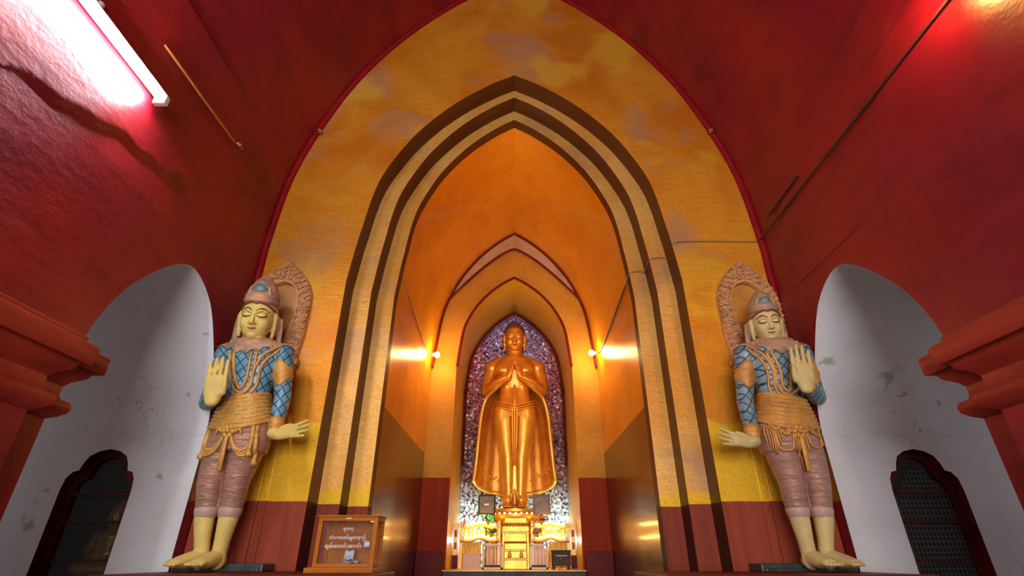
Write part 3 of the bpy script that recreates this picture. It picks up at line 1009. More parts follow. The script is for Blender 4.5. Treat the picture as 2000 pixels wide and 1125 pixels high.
    # garlands hung from the hips, buckle and tail
    if sx < 0:
        loops = [[(-.155, .86), (-.165, .78), (-.145, .72), (-.10, .705), (-.045, .73), (-.005, .80)], [(.035, .80), (.07, .73), (.115, .70), (.155, .73), (.175, .80), (.185, .86)]]
        for lp in loops:
            for off_ in (0, .024, .046):
                P = on_front(pt, [(x * (1 + off_ * .6), z - off_ * (1 - abs(2 * i / (len(lp) - 1) - 1))) for i, (x, z) in enumerate(lp)], .006, 6)
                bm = B(); tube(bm, P, .0115, 8); add('garland', bm, M_OCHRE)
        hang = [(-.165, .84), (.165, .85), (.19, .80)]
        for hx, hz_ in hang:
            P = on_front(pt, [(hx, hz_), (hx + .004, hz_ - .08), (hx - .004, hz_ - .17)], .008, 6)
            bm = B(); tube(bm, P, [.016] * (len(P) - 1) + [.026], 8); add('tassel', bm, M_OCHRE)
    else:
        loops = [[(-.150, .83), (-.140, .74), (-.10, .715), (-.055, .735), (-.03, .82)], [(.055, .82), (.075, .72), (.115, .70), (.155, .72), (.17, .83)]]
        for lp in loops:
            P = on_front(pt, lp, .005, 6)
            bm = B(); tube(bm, P, .009, 8); add('garland', bm, M_ORANGE)
        for x0, x1, nn_, zt, zl in ((-.175, -.135, 4, .86, .14), (-.02, .05, 7, .85, .27), (.135, .215, 8, .87, .20)):
            for i in range(nn_):
                hx = x0 + (x1 - x0) * i / (nn_ - 1)
                ln = zl * (1 - .45 * abs(2 * i / (nn_ - 1) - 1))
                P = on_front(pt, [(hx, zt), (hx + .004 * sin(i), zt - ln * .5), (hx - .003, zt - ln)], .008, 6)
                if len(P) > 2:
                    bm = B(); tube(bm, P, .0058, 6); add('bead_strand', bm, M_ORANGE)
        for hx, hz_ in ((-.11, .80), (.10, .80), (-.06, .84), (.155, .84)):
            P = on_front(pt, [(hx - .03, hz_ + .03), (hx, hz_), (hx + .03, hz_ + .03)], .008, 6)
            bm = B(); tube(bm, P, .011, 8); add('hip_scroll', bm, M_ORANGE)
    h, nn, i_, dd = pt.ray_cast(Vector((.015, -2, .82)), Vector((0, 1, 0)))
    bm = B()
    for k in range(6):
        a = 2 * pi * k / 6
        ball(bm, h + Vector((.030 * cos(a), -.012, .030 * sin(a))), (.019, .016, .019), None, 12, 8)
    ball(bm, h + Vector((0, -.022, 0)), (.018, .016, .018), None, 12, 8)
    for q in (-1, 1):
        tube(bm, [h + Vector((.045 * q, -.008, .0)), h + Vector((.075 * q, -.006, .018)), h + Vector((.085 * q, -.002, -.01))], [.015, .013, .009], 8)
    add('buckle', bm, orn)
    bm = B()
    tube(bm, [h + Vector((.0, -.012, -.03)), h + Vector((-.004, -.008, -.14)), h + Vector((-.012, .02, -.25))], [(.016, .012), (.020, .010), (.016, .008)], 8, (1, 0, 0))
    add('sash_tail', bm, orn2)
    ob_body = add('body', body, skin)
    # stone slab behind and below the feet
    bm = B()
    x0, x1 = (-2.235, -1.64) if sx < 0 else (1.61, 2.235)
    box(bm, x0, x1, 3.775, 3.968, -.085, -.038, .006)
    box(bm, x0 + .02, x1 - .02, 3.755, 3.96, -.085, -.062, .006)
    tag(obj('stone_slab', bm, M_SLAB, origin=((x0 + x1) / 2, 3.87, -.085)), slab_label, 'slab', None)

def bm_from_rows(rows):
    b_ = B(); grid(b_, rows, True); return b_
def remesh_copy(b_, v):
    me = bpy.data.meshes.new('t'); b_.to_mesh(me); b_.free(); return me

guardian(-1, 'painted guardian statue in bright blue lattice tunic, with yellow shins, left of the arch', 'dark stone slab at the feet of the yellow-legged guardian beside the glass donation box', M_SKIN_L, M_TUN_L, M_TRO_L, M_OCHRE, M_ORANGE, 1.71, 1.08, 12)
guardian(1, 'painted guardian statue in grey-blue lattice tunic with orange bead fringes, right of the arch', 'dark stone slab at the feet of the guardian with orange bead fringes', M_SKIN_R, M_TUN_R, M_TRO_R, M_ORANGE, M_ORANGE, 1.665, .92, 12)

# ------------------------------------------------------------------ carved halo panels and pilasters behind the guardians
def halo(sx, label):
    cx = 2.035 * sx
    t = thing('carved_halo', label, 'wall carving', (cx, YF, 1.3))
    OUT = [(.235, 1.42), (.255, 1.60), (.272, 1.82), (.268, 1.98), (.23, 2.12), (.15, 2.24), (.07, 2.32), (0, 2.385)]
    INN = [(.085, 1.42), (.10, 1.58), (.135, 1.76), (.150, 1.92), (.137, 2.03), (.10, 2.095), (.055, 2.135), (0, 2.15)]
    def full(h):
        h = spline(h, 6)
        return resample([(x, z) for x, z in h] + [(-x, z) for x, z in h[::-1][1:]], 81)
    O, I = full(OUT), full(INN)
    lim = lambda x: max(-.262, min(.262, x))
    bm = B()
    mid = lambda f: [((o[0] * f + i[0] * (1 - f)), (o[1] * f + i[1] * (1 - f))) for o, i in zip(O, I)]
    rows = []
    for P, y in ((O, -.002), (O, -.035), (mid(.93), -.05), (mid(.86), -.035), (mid(.2), -.035), (mid(.12), -.055), (mid(.03), -.055), (I, -.03), (I, -.002)):
        rows.append([(cx + lim(x), YF + y, z) for x, z in P])
    grid(bm, rows)
    rr = random.Random(5 + sx)
    for f, n_ in ((.78, 40), (.60, 36), (.42, 32), (.26, 26)):
        P = resample(mid(f), n_)
        for k, (x, z) in enumerate(P):
            q = 1 if k % 2 else -1
            c = Vector((cx + lim(x), YF - .036, z))
            pts = []
            for j in range(9):
                a = q * (j * .75) + rr.random() * .5
                r_ = .022 * (1 - j / 11)
                pts.append(c + Vector((r_ * cos(a), -.016, r_ * sin(a))))
            tube(bm, pts, [.0065] * 8 + [.010], 6)
            ball(bm, c + Vector((rr.uniform(-.012, .012), -.006, rr.uniform(-.022, .022))), (.009, .014, .009), None, 8, 6)
    obj('halo_ring', bm, M_HALO, t, None, True, None, 40)
    bm = B()
    I2 = full([(x * .93, z - .012) for x, z in INN])
    grid(bm, [[(cx + x, YF - .012, z) for x, z in I2], [(cx + x * .3, YF - .012, 1.6 + (z - 1.6) * .5) for x, z in I2]])
    obj('inner_field', bm, simple('ochre_field_%d' % (sx + 1), (0.62, 0.30, 0.06) if sx > 0 else (0.50, 0.28, 0.11), .45, .4, (.5, .2, .04), 5), t)
    for q in (-1, 1):
        bm = B()
        px = cx + .185 * q
        box(bm, px - .075, px + .075, YF - .05, YF - .002, 1.385, 1.44, .006)
        box(bm, px - .06, px + .06, YF - .04, YF - .002, 1.33, 1.385, .006)
        for k in range(4):
            box(bm, px - .052 + .006 * k, px + .052 - .006 * k, YF - .034, YF - .002, 1.285 - .055 * k, 1.325 - .055 * k, .005)
        ball(bm, (px, YF - .03, 1.41), (.045, .03, .018), None, 12, 8)
        obj('halo_bracket', bm, M_HALO, t, None, False)
halo(-1, 'carved pointed halo panel on the golden wall behind the guardian in bright blue')
halo(1, 'carved pointed halo panel on the golden wall behind the guardian with bead fringes')
for k, sx in enumerate((-1, 1)):
    bm = B()
    box(bm, *sorted((1.86 * sx, 2.295 * sx)), YF - .022, YF + .01, -.085, 1.12, .004)
    box(bm, *sorted((1.80 * sx, 1.86 * sx)), YF - .010, YF + .01, -.085, 1.12, .003)
    struct('trim_%d' % (17 + k), bm, M_FACADE)

# ------------------------------------------------------------------ the standing gilded Buddha
def buddha():
    base = Vector((.005, 7.95, .60))
    t = thing('standing_buddha', 'tall gilded standing Buddha image with joined hands in the mosaic niche', 'statue', base)
    mv = Matrix.Translation((.005, 7.95, 0))
    def add(name, src, mat, parent=t, smooth=True):
        return obj(name, src, mat, parent, None, smooth, mv)
    bm = B()
    for z0, rx, ry, z1, rx1, ry1 in ((1.95, .29, .20, 2.2, .25, .17), (2.2, .25, .17, 2.36, .235, .165), (2.36, .235, .165, 2.58, .31, .20), (2.58, .31, .20, 2.76, .36, .19), (2.76, .36, .19, 2.87, .25, .15)):
        pass
    rows = []
    prof_ = [(1.90, .29, .20), (2.05, .295, .20), (2.2, .25, .175), (2.34, .235, .165), (2.5, .285, .19), (2.64, .34, .21), (2.76, .36, .19), (2.85, .27, .155), (2.91, .13, .12)]
    for z, rx, ry in resample(prof_, 24):
        rows.append([bm.verts.new((rx * math.copysign(abs(cos(a)) ** .85, cos(a)), ry * math.copysign(abs(sin(a)) ** .9, sin(a)), z)) for a in (2 * pi * k / 36 for k in range(36))])
    for i in range(23):
        for k in range(36):
            bm.faces.new((rows[i][k], rows[i][(k + 1) % 36], rows[i + 1][(k + 1) % 36], rows[i + 1][k]))
    bm.faces.new(rows[0][::-1]); bm.faces.new(rows[-1])
    tube(bm, [(0, 0, 2.84), (0, -.01, 2.95), (0, -.02, 3.05)], [.125, .115, .12], 20)
    Mh = Matrix.Translation((0, -.03, 3.205)) @ Matrix.Rotation(R(10), 4, 'X')
    s = 1.42
    head(bm, Mh, s)
    for q in (-1, 1):
        sh, el, wr = (.37 * q, .01, 2.73), (.455 * q, -.03, 2.33), (.09 * q, -.30, 2.49)
        ball(bm, sh, (.125, .125, .125))
        tube(bm, [(.10 * q, 0, 2.87), (.24 * q, 0, 2.83), (.36 * q, .01, 2.76)], [.085, .085, .095], 16)
        ball(bm, (.16 * q, -.10, 2.66), (.17, .11, .13))
        tube(bm, [sh, (.42 * q, .0, 2.55), el], [.115, .10, .078], 18)
        tube(bm, [el, (.29 * q, -.19, 2.415), wr], [.078, .068, .052], 18)
        hand(bm, (.09 * q, -.32, 2.495), (-.17 * q, .05, 1), (-.55 * q, .9 if q < 0 else -.9, 0), (.75 * q, .7, 0), .29, .125, .02, .12, fr=.0165, th=.034, thumb=1)
        tube(bm, [(.125 * q, .0, 2.0), (.125 * q, -.01, 1.5), (.105 * q, 0, 1.3), (.10 * q, .01, 1.0), (.085 * q, .02, .72), (.09 * q, .02, .66)], [.16, .13, .105, .085, .07, .075], 18)
        tube(bm, [(.09 * q, .05, .645), (.095 * q, -.10, .645), (.105 * q, -.20, .63)], [(.075, .05), (.075, .04), (.065, .025)], 14, (1, 0, 0))
        for k in range(5):
            x = .105 * q + (k - 2) * .027
            tube(bm, [(x, -.21, .628), (x, -.27, .624)], [.017, .013], 8)
    body = remesh(bm, .0085, 3)
    tree = bvh(body)
    bm = B()
    ball(bm, Mh @ Vector((0, .05, .145)), (.175, .185, .135), None, 28, 18)
    ball(bm, Mh @ Vector((0, .06, .235)), (.095, .10, .11), None, 24, 16)
    rr = random.Random(2)
    for k in range(260):
        a, e = rr.uniform(0, 2 * pi), rr.uniform(.05, 1.4)
        ball(bm, Mh @ Vector((.123 * cos(a) * cos(e), .045 + .13 * sin(a) * cos(e), .145 + .095 * sin(e))), .011, None, 6, 5)
    add('hair', bm, M_HAIR)
    for q in (-1, 1):
        add('eyebrow', face_line(tree, Mh, s, [(.014 * q, .050), (.04 * q, .068), (.088 * q, .052)], .0055), simple('brown_line_%d' % (q + 1), (.22, .07, .015), .5, bump=0))
        add('eye', face_line(tree, Mh, s, [(.018 * q, .020), (.044 * q, .010), (.078 * q, .022)], .0085), M_EYEWHITE)
    add('lips', face_line(tree, Mh, s, [(-.035, -.076), (0, -.078), (.035, -.076)], .010), simple('brown_red_lips', (.30, .07, .02), .4, bump=0))
    # robe clinging to the legs
    bm = B()
    for q in (-1, 1):
        tube(bm, [(.135 * q, .0, 2.02), (.15 * q, -.01, 1.86), (.125 * q, -.015, 1.5), (.10 * q, -.01, 1.3), (.093 * q, .0, 1.0), (.085 * q, .01, .80), (.095 * q, .015, .735)], [.195, .182, .142, .118, .098, .086, .105], 22)
    tube(bm, [(0, .03, 2.05), (0, .03, 1.4), (0, .03, .76)], [(.19, .30), (.13, .13), (.09, .10)], 20)
    robe = add('robe', remesh(bm, .010, 4), M_ROBE)
    for z, w_ in ((2.10, .31), (2.06, .325), (2.02, .33)):
        pts = [(w_ * sin(a), -.215 * cos(a) ** .8 - .012 if cos(a) > 0 else 0, z + .10 * sin(a) ** 2 - .035) for a in np.linspace(-1.45, 1.45, 21)]
        bm = B(); tube(bm, pts, .012, 8); add('waist_fold', bm, M_BUD)
    bm = B()
    for x in (-.035, .0, .035):
        tube(bm, [(x, -.225, 2.02), (x, -.205, 1.85), (x * .8, -.155, 1.5), (x * .5, -.115, 1.2)], [.016, .017, .014, .008], 8)
    add('centre_pleat', bm, M_BUD, robe)
    bm = B()
    tube(bm, [(0, -.19, 2.38), (0, -.205, 2.22), (0, -.225, 2.04)], [(.014, .02)] * 3, 8)
    add('centre_fold', bm, M_BUD, robe)
    bm = B()
    tube(bm, [(-.05, -.125, .72), (-.045, -.14, .80), (0, -.145, .86), (.045, -.14, .80), (.05, -.125, .72)], .018, 8)
    tube(bm, [(0, -.13, .67), (0, -.14, .83)], [.03, .018], 8)
    add('robe_hem', bm, M_ROBE, robe)
    # cloak: hangs from both forearms round the back
    ed = spline([(.13, -.27, 2.46), (.29, -.19, 2.33), (.44, -.10, 2.20), (.515, -.07, 1.95), (.55, -.05, 1.55), (.575, -.03, 1.22), (.60, -.02, 1.0)], 7)
    bk = np.linspace(2.75, .80, len(ed))
    bm = B(); rows = []
    for (x, y, z), zb in zip(ed, bk):
        row = []
        for u in np.linspace(-1, 1, 41):
            a = u * pi / 2
            k = cos(a) ** .75 if cos(a) > 0 else 0
            f = .008 * sin(9 * u * pi) * k
            row.append((x * sin(a), y + (.24 - y) * k + f, z + (zb - z) * (k if z > 1.4 else k ** 1.3)))
        rows.append(row)
    grid(bm, rows)
    cl = solid(add('cloak', bm, simple('orange_gold_cloak', (0.85, 0.36, 0.04), .38, .6, (.68, .24, .02), 5, bump=.3, bscale=14)), .014, 0)
    for q in (-1, 1):
        bm = B()
        tube(bm, [(x * q, y - .008, z) for x, y, z in ed], [(.028, .013)] * len(ed), 8, (1, 0, 0))
        add('cloak_edge', bm, M_ROBE, cl)
    bm = B()
    tube(bm, [(p[0], p[1] - .018, p[2] + .02) for p in rows[-1][1:-1]], [(.014, .03)] * 39, 8, (0, 1, 0))
    for q in (-1, 1):
        for k in range(16):
            f = k / 15
            ball(bm, (q * (.24 + .30 * f), .16 - .13 * f, 1.02 + .16 * f - .03 * sin(k * 2.2)), (.013, .012, .013), None, 8, 6)
    add('cloak_hem', bm, M_ROBE, cl)
    add('body', body, M_BUD)
    # lotus throne
    b = Vector((.02, 7.92, -.12))
    th = thing('lotus_throne', 'round gilded lotus throne under the standing Buddha with a rim of white beads', 'pedestal', b)
    bm = B()
    lathe(bm, (.02, 7.92, 0), [(.46, -.131), (.46, .10), (.40, .14), (.34, .22), (.30, .30), (.34, .38), (.40, .44), (.42, .50), (.42, .535), (.37, .56), (.37, .598)], 48, .75)
    obj('throne_body', bm, M_GOLDP, th, None, True, None, 40)
    for ring_, (r_, z, n_) in enumerate(((.40, .43, 26), (.385, .32, 24))):
        bm = B()
        for k in range(n_):
            a = 2 * pi * k / n_
            c = Vector((.02 + r_ * cos(a), 7.92 + .75 * r_ * sin(a), z))
            ball(bm, c, (.045, .03, .06), Matrix.Rotation(a + pi / 2, 3, 'Z'), 10, 8)
        obj('petal_row', bm, M_GOLDP, th, None, True)
    for k in range(17):
        a = pi + pi * (k + .5) / 17
        bm = B(); ball(bm, (.02 + .425 * cos(a), 7.92 + .75 * .425 * sin(a), .535), .013, None, 8, 6)
        obj('bead', bm, M_BEAD, th, None, True)
buddha()

# ------------------------------------------------------------------ altar in front of the Buddha
FZ = -.131
def rail_path(x0, x1, y, z, bow):
    return [(x0 + (x1 - x0) * k / 24, y, z + bow * (max(0, sin(pi * (k / 24 * 2.0 - .5))) if .25 < k / 24 < .75 else 0)) for k in range(25)]
def balustrade(x0, x1, label, side):
    y = 7.45
    t = thing('altar_balustrade', label, 'balustrade', ((x0 + x1) / 2, y, FZ))
    for z0, z1 in ((FZ, .165), (.235, .335)):
        n_ = 9
        for k in range(n_):
            x = x0 + .045 + (x1 - x0 - .09) * k / (n_ - 1)
            bm = B()
            h = z1 - z0
            lathe(bm, (x, y, z0), [(.020, 0), (.020, h * .1), (.011, h * .16), (.017, h * .4), (.021, h * .55), (.012, h * .85), (.019, h * .92), (.019, h)], 10)
            obj('baluster', bm, M_YEL, t, None, True)
    for z, bw in ((.20, .028), (.355, .024)):
        bm = B(); tube(bm, rail_path(x0, x1, y, z, bw), [(.035, .022)] * 25, 10, (0, 1, 0)); obj('rail', bm, M_YEL, t, None, True)
    bm = B(); tube(bm, rail_path(x0, x1, y - .03, .176, .028), .009, 8); obj('red_beading', bm, M_REDPAINT, t, None, True)
    for x in (x0, x1):
        bm = B(); box(bm, x - .022, x + .022, y - .03, y + .03, FZ, .40, .005); obj('end_post', bm, M_YEL, t)
    # lit tubes carried on the front of the rails
    for z, bw in ((.225, .028), (.385, .024)):
        l_ = thing('altar_tube_lamp', ('lower' if z < .3 else 'upper') + ' glowing warm tube on the front of the ' + side + ' altar balustrade', 'lamp', ((x0 + x1) / 2, y - .05, z))
        bm = B(); tube(bm, rail_path(x0 + .04, x1 - .04, y - .052, z, bw), .008, 10); obj('tube', bm, M_WTUBE, l_, None, True)
        for x in (x0 + .033, x1 - .033):
            bm = B(); box(bm, x - .012, x + .012, y - .068, y - .036, z - .016, z + .016); obj('lamp_holder', bm, M_PLASTIC, l_)
balustrade(-.70, -.20, 'yellow two-tier altar balustrade left of the gilded offering steps', 'left')
balustrade(.235, .71, 'yellow two-tier altar balustrade right of the gilded offering steps', 'right')
# stepped offering stand
t = thing('offering_steps', 'gilded stepped offering stand in the middle of the altar', 'altar stand', (.015, 7.4, FZ))
for k, (z0, z1, y0, m_) in enumerate(((FZ, -.01, 7.24, M_GOLDP), (-.01, .085, 7.30, M_GOLDP), (.085, .18, 7.36, M_GOLDP), (.18, .30, 7.42, M_GOLDP))):
    bm = B(); box(bm, -.128, .158, y0, 7.46, z0, z1 - .02, .004); obj('step', bm, m_, t)
    bm = B(); box(bm, -.134, .164, y0 - .015, 7.465, z1 - .02, z1, .004); obj('tread', bm, M_WOOD if k == 2 else M_YEL, t)
for x in (-.145, .175):
    bm = B(); box(bm, x - .014, x + .014, 7.22, 7.26, FZ, .16, .003); obj('side_post', bm, M_GOLDP, t)
for x in (-.06, .09):
    c = thing('offering_vase', 'small yellow vase on the lower offering step, ' + ('left' if x < 0 else 'right') + ' one', 'vase', (x, 7.252, -.01))
    bm = B(); lathe(bm, (x, 7.252, -.0095), [(.018, 0), (.026, .02), (.022, .05), (.012, .07), (.018, .085)], 14); obj('vase_body', bm, M_YEL, c, None, True)
bm = B(); box(bm, -.16, .195, 7.475, 7.54, .30, .40, .006); box(bm, -.13, .165, 7.485, 7.54, .40, .47, .006)
for k in range(9):
    ball(bm, (-.14 + k * .0395, 7.47, .385), (.022, .02, .026), None, 10, 8)
for x in (-.145, .178):
    box(bm, x - .012, x + .012, 7.515, 7.54, FZ, .30)
tag(obj('altar_shelf', bm, M_GOLDP, origin=(.02, 7.53, FZ)), 'gilded carved shelf between the offering steps and the lotus throne', 'shelf')
# side posts
for x, lab in ((-.775, 'slim yellow post at the left end of the altar'), (.775, 'slim yellow post at the right end of the altar')):
    t = thing('altar_post', lab, 'post', (x, 7.5, FZ))
    bm = B(); box(bm, x - .03, x + .03, 7.47, 7.53, .02, .40, .005); obj('shaft', bm, M_YEL, t)
    bm = B(); box(bm, x - .036, x + .036, 7.46, 7.54, FZ, .02, .005); obj('foot', bm, M_MAROON, t)
    for z in (.12, .27):
        bm = B(); box(bm, x - .014, x + .014, 7.462, 7.472, z - .03, z + .05, .003); obj('inset', bm, M_REDPAINT, t)
# glass offering boxes
def glass_box(x0, x1, y0, y1, z1, label, frame, pane, fill=None):
    t = thing('glass_offering_box', label, 'box', ((x0 + x1) / 2, (y0 + y1) / 2, FZ))
    e = .011
    bm = B()
    for x in (x0, x1):
        for y in (y0, y1):
            box(bm, x - e, x + e, y - e, y + e, FZ, z1)
    for z in (FZ + e, z1):
        for y in (y0, y1):
            box(bm, x0 - e, x1 + e, y - e, y + e, z - e, z + e)
        for x in (x0, x1):
            box(bm, x - e, x + e, y0, y1, z - e, z + e)
    obj('frame', bm, frame, t)
    bm = B(); box(bm, x0, x1, y0, y1, FZ + .005, FZ + .045); obj('base', bm, M_SAFE, t)
    for nm, q in (('front_pane', [(x0, y0, FZ + .04), (x1, y0, FZ + .04), (x1, y0, z1), (x0, y0, z1)]), ('left_pane', [(x0, y0, FZ + .04), (x0, y1, FZ + .04), (x0, y1, z1), (x0, y0, z1)]), ('right_pane', [(x1, y0, FZ + .04), (x1, y1, FZ + .04), (x1, y1, z1), (x1, y0, z1)])):
        bm = B(); bm.faces.new([bm.verts.new(p) for p in q]); obj(nm, bm, pane, t)
    return t
glass_box(-.385, -.155, 7.10, 7.20, .135, 'tall metal-framed glass box left of the offering steps', M_STEEL, M_GLASS)
glass_box(.200, .405, 7.10, 7.20, .135, 'tall pink-glazed box right of the offering steps', M_STEEL, glass('pink_glass', (.85, .50, .34), .30, .2))
t = thing('acrylic_box', 'low milky acrylic box at the left front of the altar', 'box', (-.525, 7.12, FZ))
bm = B(); box(bm, -.63, -.42, 7.05, 7.18, FZ, .035, .004); obj('shell', bm, M_ACRYL, t)
bm = B(); box(bm, -.637, -.413, 7.043, 7.187, .035, .048, .003); obj('lid', bm, M_ACRYL, t)
t = thing('money_safe', 'dark olive metal safe on short legs at the right front of the altar', 'safe', (.575, 7.12, FZ))
bm = B(); box(bm, .465, .69, 7.04, 7.2, -.095, .065, .006); obj('body', bm, M_SAFE, t)
bm = B(); box(bm, .458, .697, 7.033, 7.207, .060, .078, .004); obj('lid', bm, M_SAFE, t)
bm = B(); box(bm, .482, .673, 7.030, 7.041, -.07, .045, .003); obj('door', bm, M_SAFE, t)
bm = B(); lathe(bm, (0, 0, 0), [(.011, 0), (.011, .012), (.006, .018)], 12); bm.transform(Matrix.Translation((.565, 7.030, -.01)) @ Matrix.Rotation(R(90), 4, 'X')); obj('lock', bm, M_STEEL, t, None, True)
bm = B(); box(bm, .505, .65, 7.026, 7.031, .012, .02); obj('slot_plate', bm, M_STEEL, t)
for x in (.485, .67):
    for y in (7.06, 7.18):
        bm = B(); box(bm, x - .012, x + .012, y - .012, y + .012, FZ, -.095); obj('leg', bm, M_SAFE, t)
# plaques standing either side of the feet
for x, lab in ((-.375, 'dark-framed grey plaque left of the Buddha feet with a small yellow tab'), (.375, 'plain brown plaque right of the Buddha feet')):
    t = thing('standing_plaque', lab, 'plaque', (x, 7.55, FZ))
    bm = B(); box(bm, x - .118, x + .118, 7.54, 7.57, .51, .765, .012); obj('frame', bm, M_SAFE if x < 0 else M_PLAQUE, t)
    bm = B(); box(bm, x - .098, x + .098, 7.532, 7.542, .53, .745, .006); obj('panel', bm, M_PLAQUE, t)
    bm = B(); box(bm, x - .012, x + .012, 7.545, 7.565, FZ, .52); obj('stem', bm, M_SAFE, t)
    if x < 0:
        bm = B(); box(bm, x - .035, x + .03, 7.526, 7.533, .625, .65, .002); obj('tab', bm, M_YEL, t)
# small lit and leafy decorations on the rails
def bunch(name, x, z, label, cat, leafm, dotm, n_, spread, cx_=None):
    y = 7.355
    t = thing(name, label, cat, (x, y, z))
    rr = random.Random(int(abs(x) * 1000))
    bm = B()
    lathe(bm, (x, y, z - .03), [(.018, 0), (.03, .03), (.024, .05)], 10)
    obj('pot', bm, M_YEL, t, None, True)
    bm = B()
    for k in range(n_ * 2):
        p = Vector((x + rr.uniform(-spread, spread), y + rr.uniform(-.03, .03), z + .03 + rr.uniform(-.01, .045)))
        ball(bm, p, (.022, .006, .010), Matrix.Rotation(rr.uniform(0, 3), 3, 'Y') @ Matrix.Rotation(rr.uniform(-1, 1), 3, 'Z'), 8, 6)
        tube(bm, [(x, y, z + .015), tuple(p)], .0025, 5)
    obj('leaves', bm, leafm, t, None, True)
    bm = B()
    for k in range(n_):
        ball(bm, (x + rr.uniform(-spread, spread), y - .03 + rr.uniform(-.02, .02), z + .035 + rr.uniform(-.01, .045)), .011, None, 8, 6)
    obj('blossoms', bm, dotm, t, None, True)
bunch('flower_pot', -.345, .405, 'pot of green-lit foliage on the left altar rail', 'flower pot', M_LEAF, M_LEDG, 12, .09)
bunch('flower_pot', .36, .405, 'pot of red blossoms on the right altar rail', 'flower pot', M_LEAF, M_LEDR, 12, .06)
bunch('flower_pot', .30, .255, 'pot of pale pink petals on the lower right altar rail', 'flower pot', M_LEAF, M_FLOWER, 14, .05)
bunch('flower_pot', -.30, .255, 'pot of dark green leaves on the lower left altar rail', 'flower pot', M_LEAF, M_LEAF, 10, .06)
t = thing('red_ornament', 'small red glowing ornament at the left end of the altar rail', 'ornament', (-.655, 7.36, .366))
bm = B(); lathe(bm, (-.655, 7.36, .378), [(.012, 0), (.022, .02), (.016, .045), (.005, .075)], 12); obj('glow_body', bm, M_LEDR, t, None, True)
bm = B(); lathe(bm, (-.655, 7.36, .366), [(.02, 0), (.02, .012)], 12); obj('base', bm, M_YEL, t, None, True)

# cool strip lamps on the floor behind the altar, washing the mosaic
for sx in (-1, 1):
    t = thing('mosaic_strip_lamp', 'cool white strip lamp low behind the altar, ' + ('left' if sx < 0 else 'right') + ' of the throne', 'lamp', (.63 * sx, 8.0, FZ))
    bm = B(); tube(bm, [(.50 * sx, 8.1, .22), (.77 * sx, 8.1, .22)], .014, 10); obj('tube', bm, M_CTUBE, t, None, True)
    bm = B(); box(bm, *sorted((.49 * sx, .78 * sx)), 8.08, 8.12, FZ, .195); obj('housing', bm, M_PLASTIC, t)

# ------------------------------------------------------------------ lamps and cables
def bulb(name, label, c, base_dir, m_, r=.035, arm=0.0):
    t = thing(name, label, 'lamp', c)
    c, d = Vector(c), Vector(base_dir)
    bm = B(); ball(bm, c, (r, r, r * 1.15), None, 18, 12); obj('glass_bulb', bm, m_, t, None, True)
    bm = B(); tube(bm, [c + d * r * .9, c + d * r * 2.1], [r * .55, r * .7], 12); obj('lamp_socket', bm, M_PLASTIC, t, None, True)
    if arm:
        bm = B(); tube(bm, [c + d * r * 2.0, c + d * (r * 2 + arm)], .006, 8); obj('lamp_arm', bm, M_CABLE, t, None, True)
    return t
bulb('wall_bulb', 'bare glowing bulb by the left wall at the far end of the golden corridor', (-1.045, 6.50, 2.42), (-1, 0, 0), M_BULB)
bulb('wall_bulb', 'bare glowing bulb by the right wall at the far end of the golden corridor', (1.045, 6.50, 2.445), (1, 0, 0), M_BULB)
bulb('vault_bulb', 'warm bulb high on the right red vault at the end of the brown cable', (2.14, 1.62, 2.60), (1, 0, 0), M_BULB2, .024, .10)
# fluorescent fitting on the left haunch of the vault
t = thing('fluorescent_lamp', 'long lit fluorescent tube fitting on the left red vault', 'lamp', (-2.26, 1.5, 2.56))
bm = B(); tube(bm, [(-2.21, .55, 2.535), (-2.21, 2.27, 2.535)], .016, 14); obj('tube', bm, M_TUBE, t, None, True)
bm = B(); box(bm, -2.275, -2.215, .50, 2.32, 2.565, 2.612, .006); obj('batten', bm, M_PLASTIC, t)
for y in (.53, 2.285):
    bm = B(); box(bm, -2.270, -2.19, y - .018, y + .018, 2.515, 2.58, .005); obj('tube_holder', bm, M_PLASTIC, t)
for y, z in ((1.75, 2.70), (1.42, 2.76)):
    b_ = B(); ball(b_, (-2.285, y, z), (.018, .02, .018), None, 10, 8)
    tag(obj('wall_plug', b_, M_PLASTIC, None, (-2.285, y, z), True), 'small pale plug on the vault above the fluorescent tube, ' + ('nearer the golden front' if y > 1.6 else 'farther from the golden front'), 'plug')

def cable(name, pts, r, m_, label, cat='cable', sm=6):
    bm = B(); tube(bm, spline(pts, sm) if sm else pts, r, 7)
    tag(obj(name, bm, m_, None, pts[0], True), label, cat)
cable('electric_cable', [(2.285, 1.60, 2.60), (2.288, 1.75, 2.60), (2.287, 2.3, 2.598), (2.284, 3.0, 2.60), (2.280, 3.7, 2.60), (2.270, 3.965, 2.60)], .009, M_CABLE, 'brown cable running along the right red vault to the bulb')
cable('electric_cable', [(2.27, YF - .012, 2.60), (1.9, YF - .01, 2.605), (1.52, YF - .012, 2.60), (1.495, YF + .03, 2.56), (1.49, Y2 - .02, 2.54), (1.45, Y2 - .012, 2.56), (1.35, Y2 - .012, 2.555), (1.30, Y2 + .02, 2.53), (1.295, Y3 - .02, 2.51), (1.26, Y3 - .012, 2.53), (1.18, Y3 - .012, 2.52), (1.145, Y3 + .03, 2.50), (1.14, Y3 + .15, 2.46)], .0055, M_CABLEG, 'grey cable crossing the golden front and the stepped arch on the right', sm=4)
cable('electric_cable', [(1.14, Y3 + .15, 2.46), (1.145, 5.3, 2.44), (1.150, 6.1, 2.43), (1.15, 6.49, 2.445)], .008, M_CABLE, 'dark cable along the right corridor wall to the right bulb')
cable('electric_cable', [(-1.15, Y3 + .02, 2.56), (-1.150, 5.3, 2.46), (-1.150, 6.1, 2.41), (-1.15, 6.49, 2.42)], .005, M_CABLEG, 'thin cable along the left corridor wall to the left bulb')
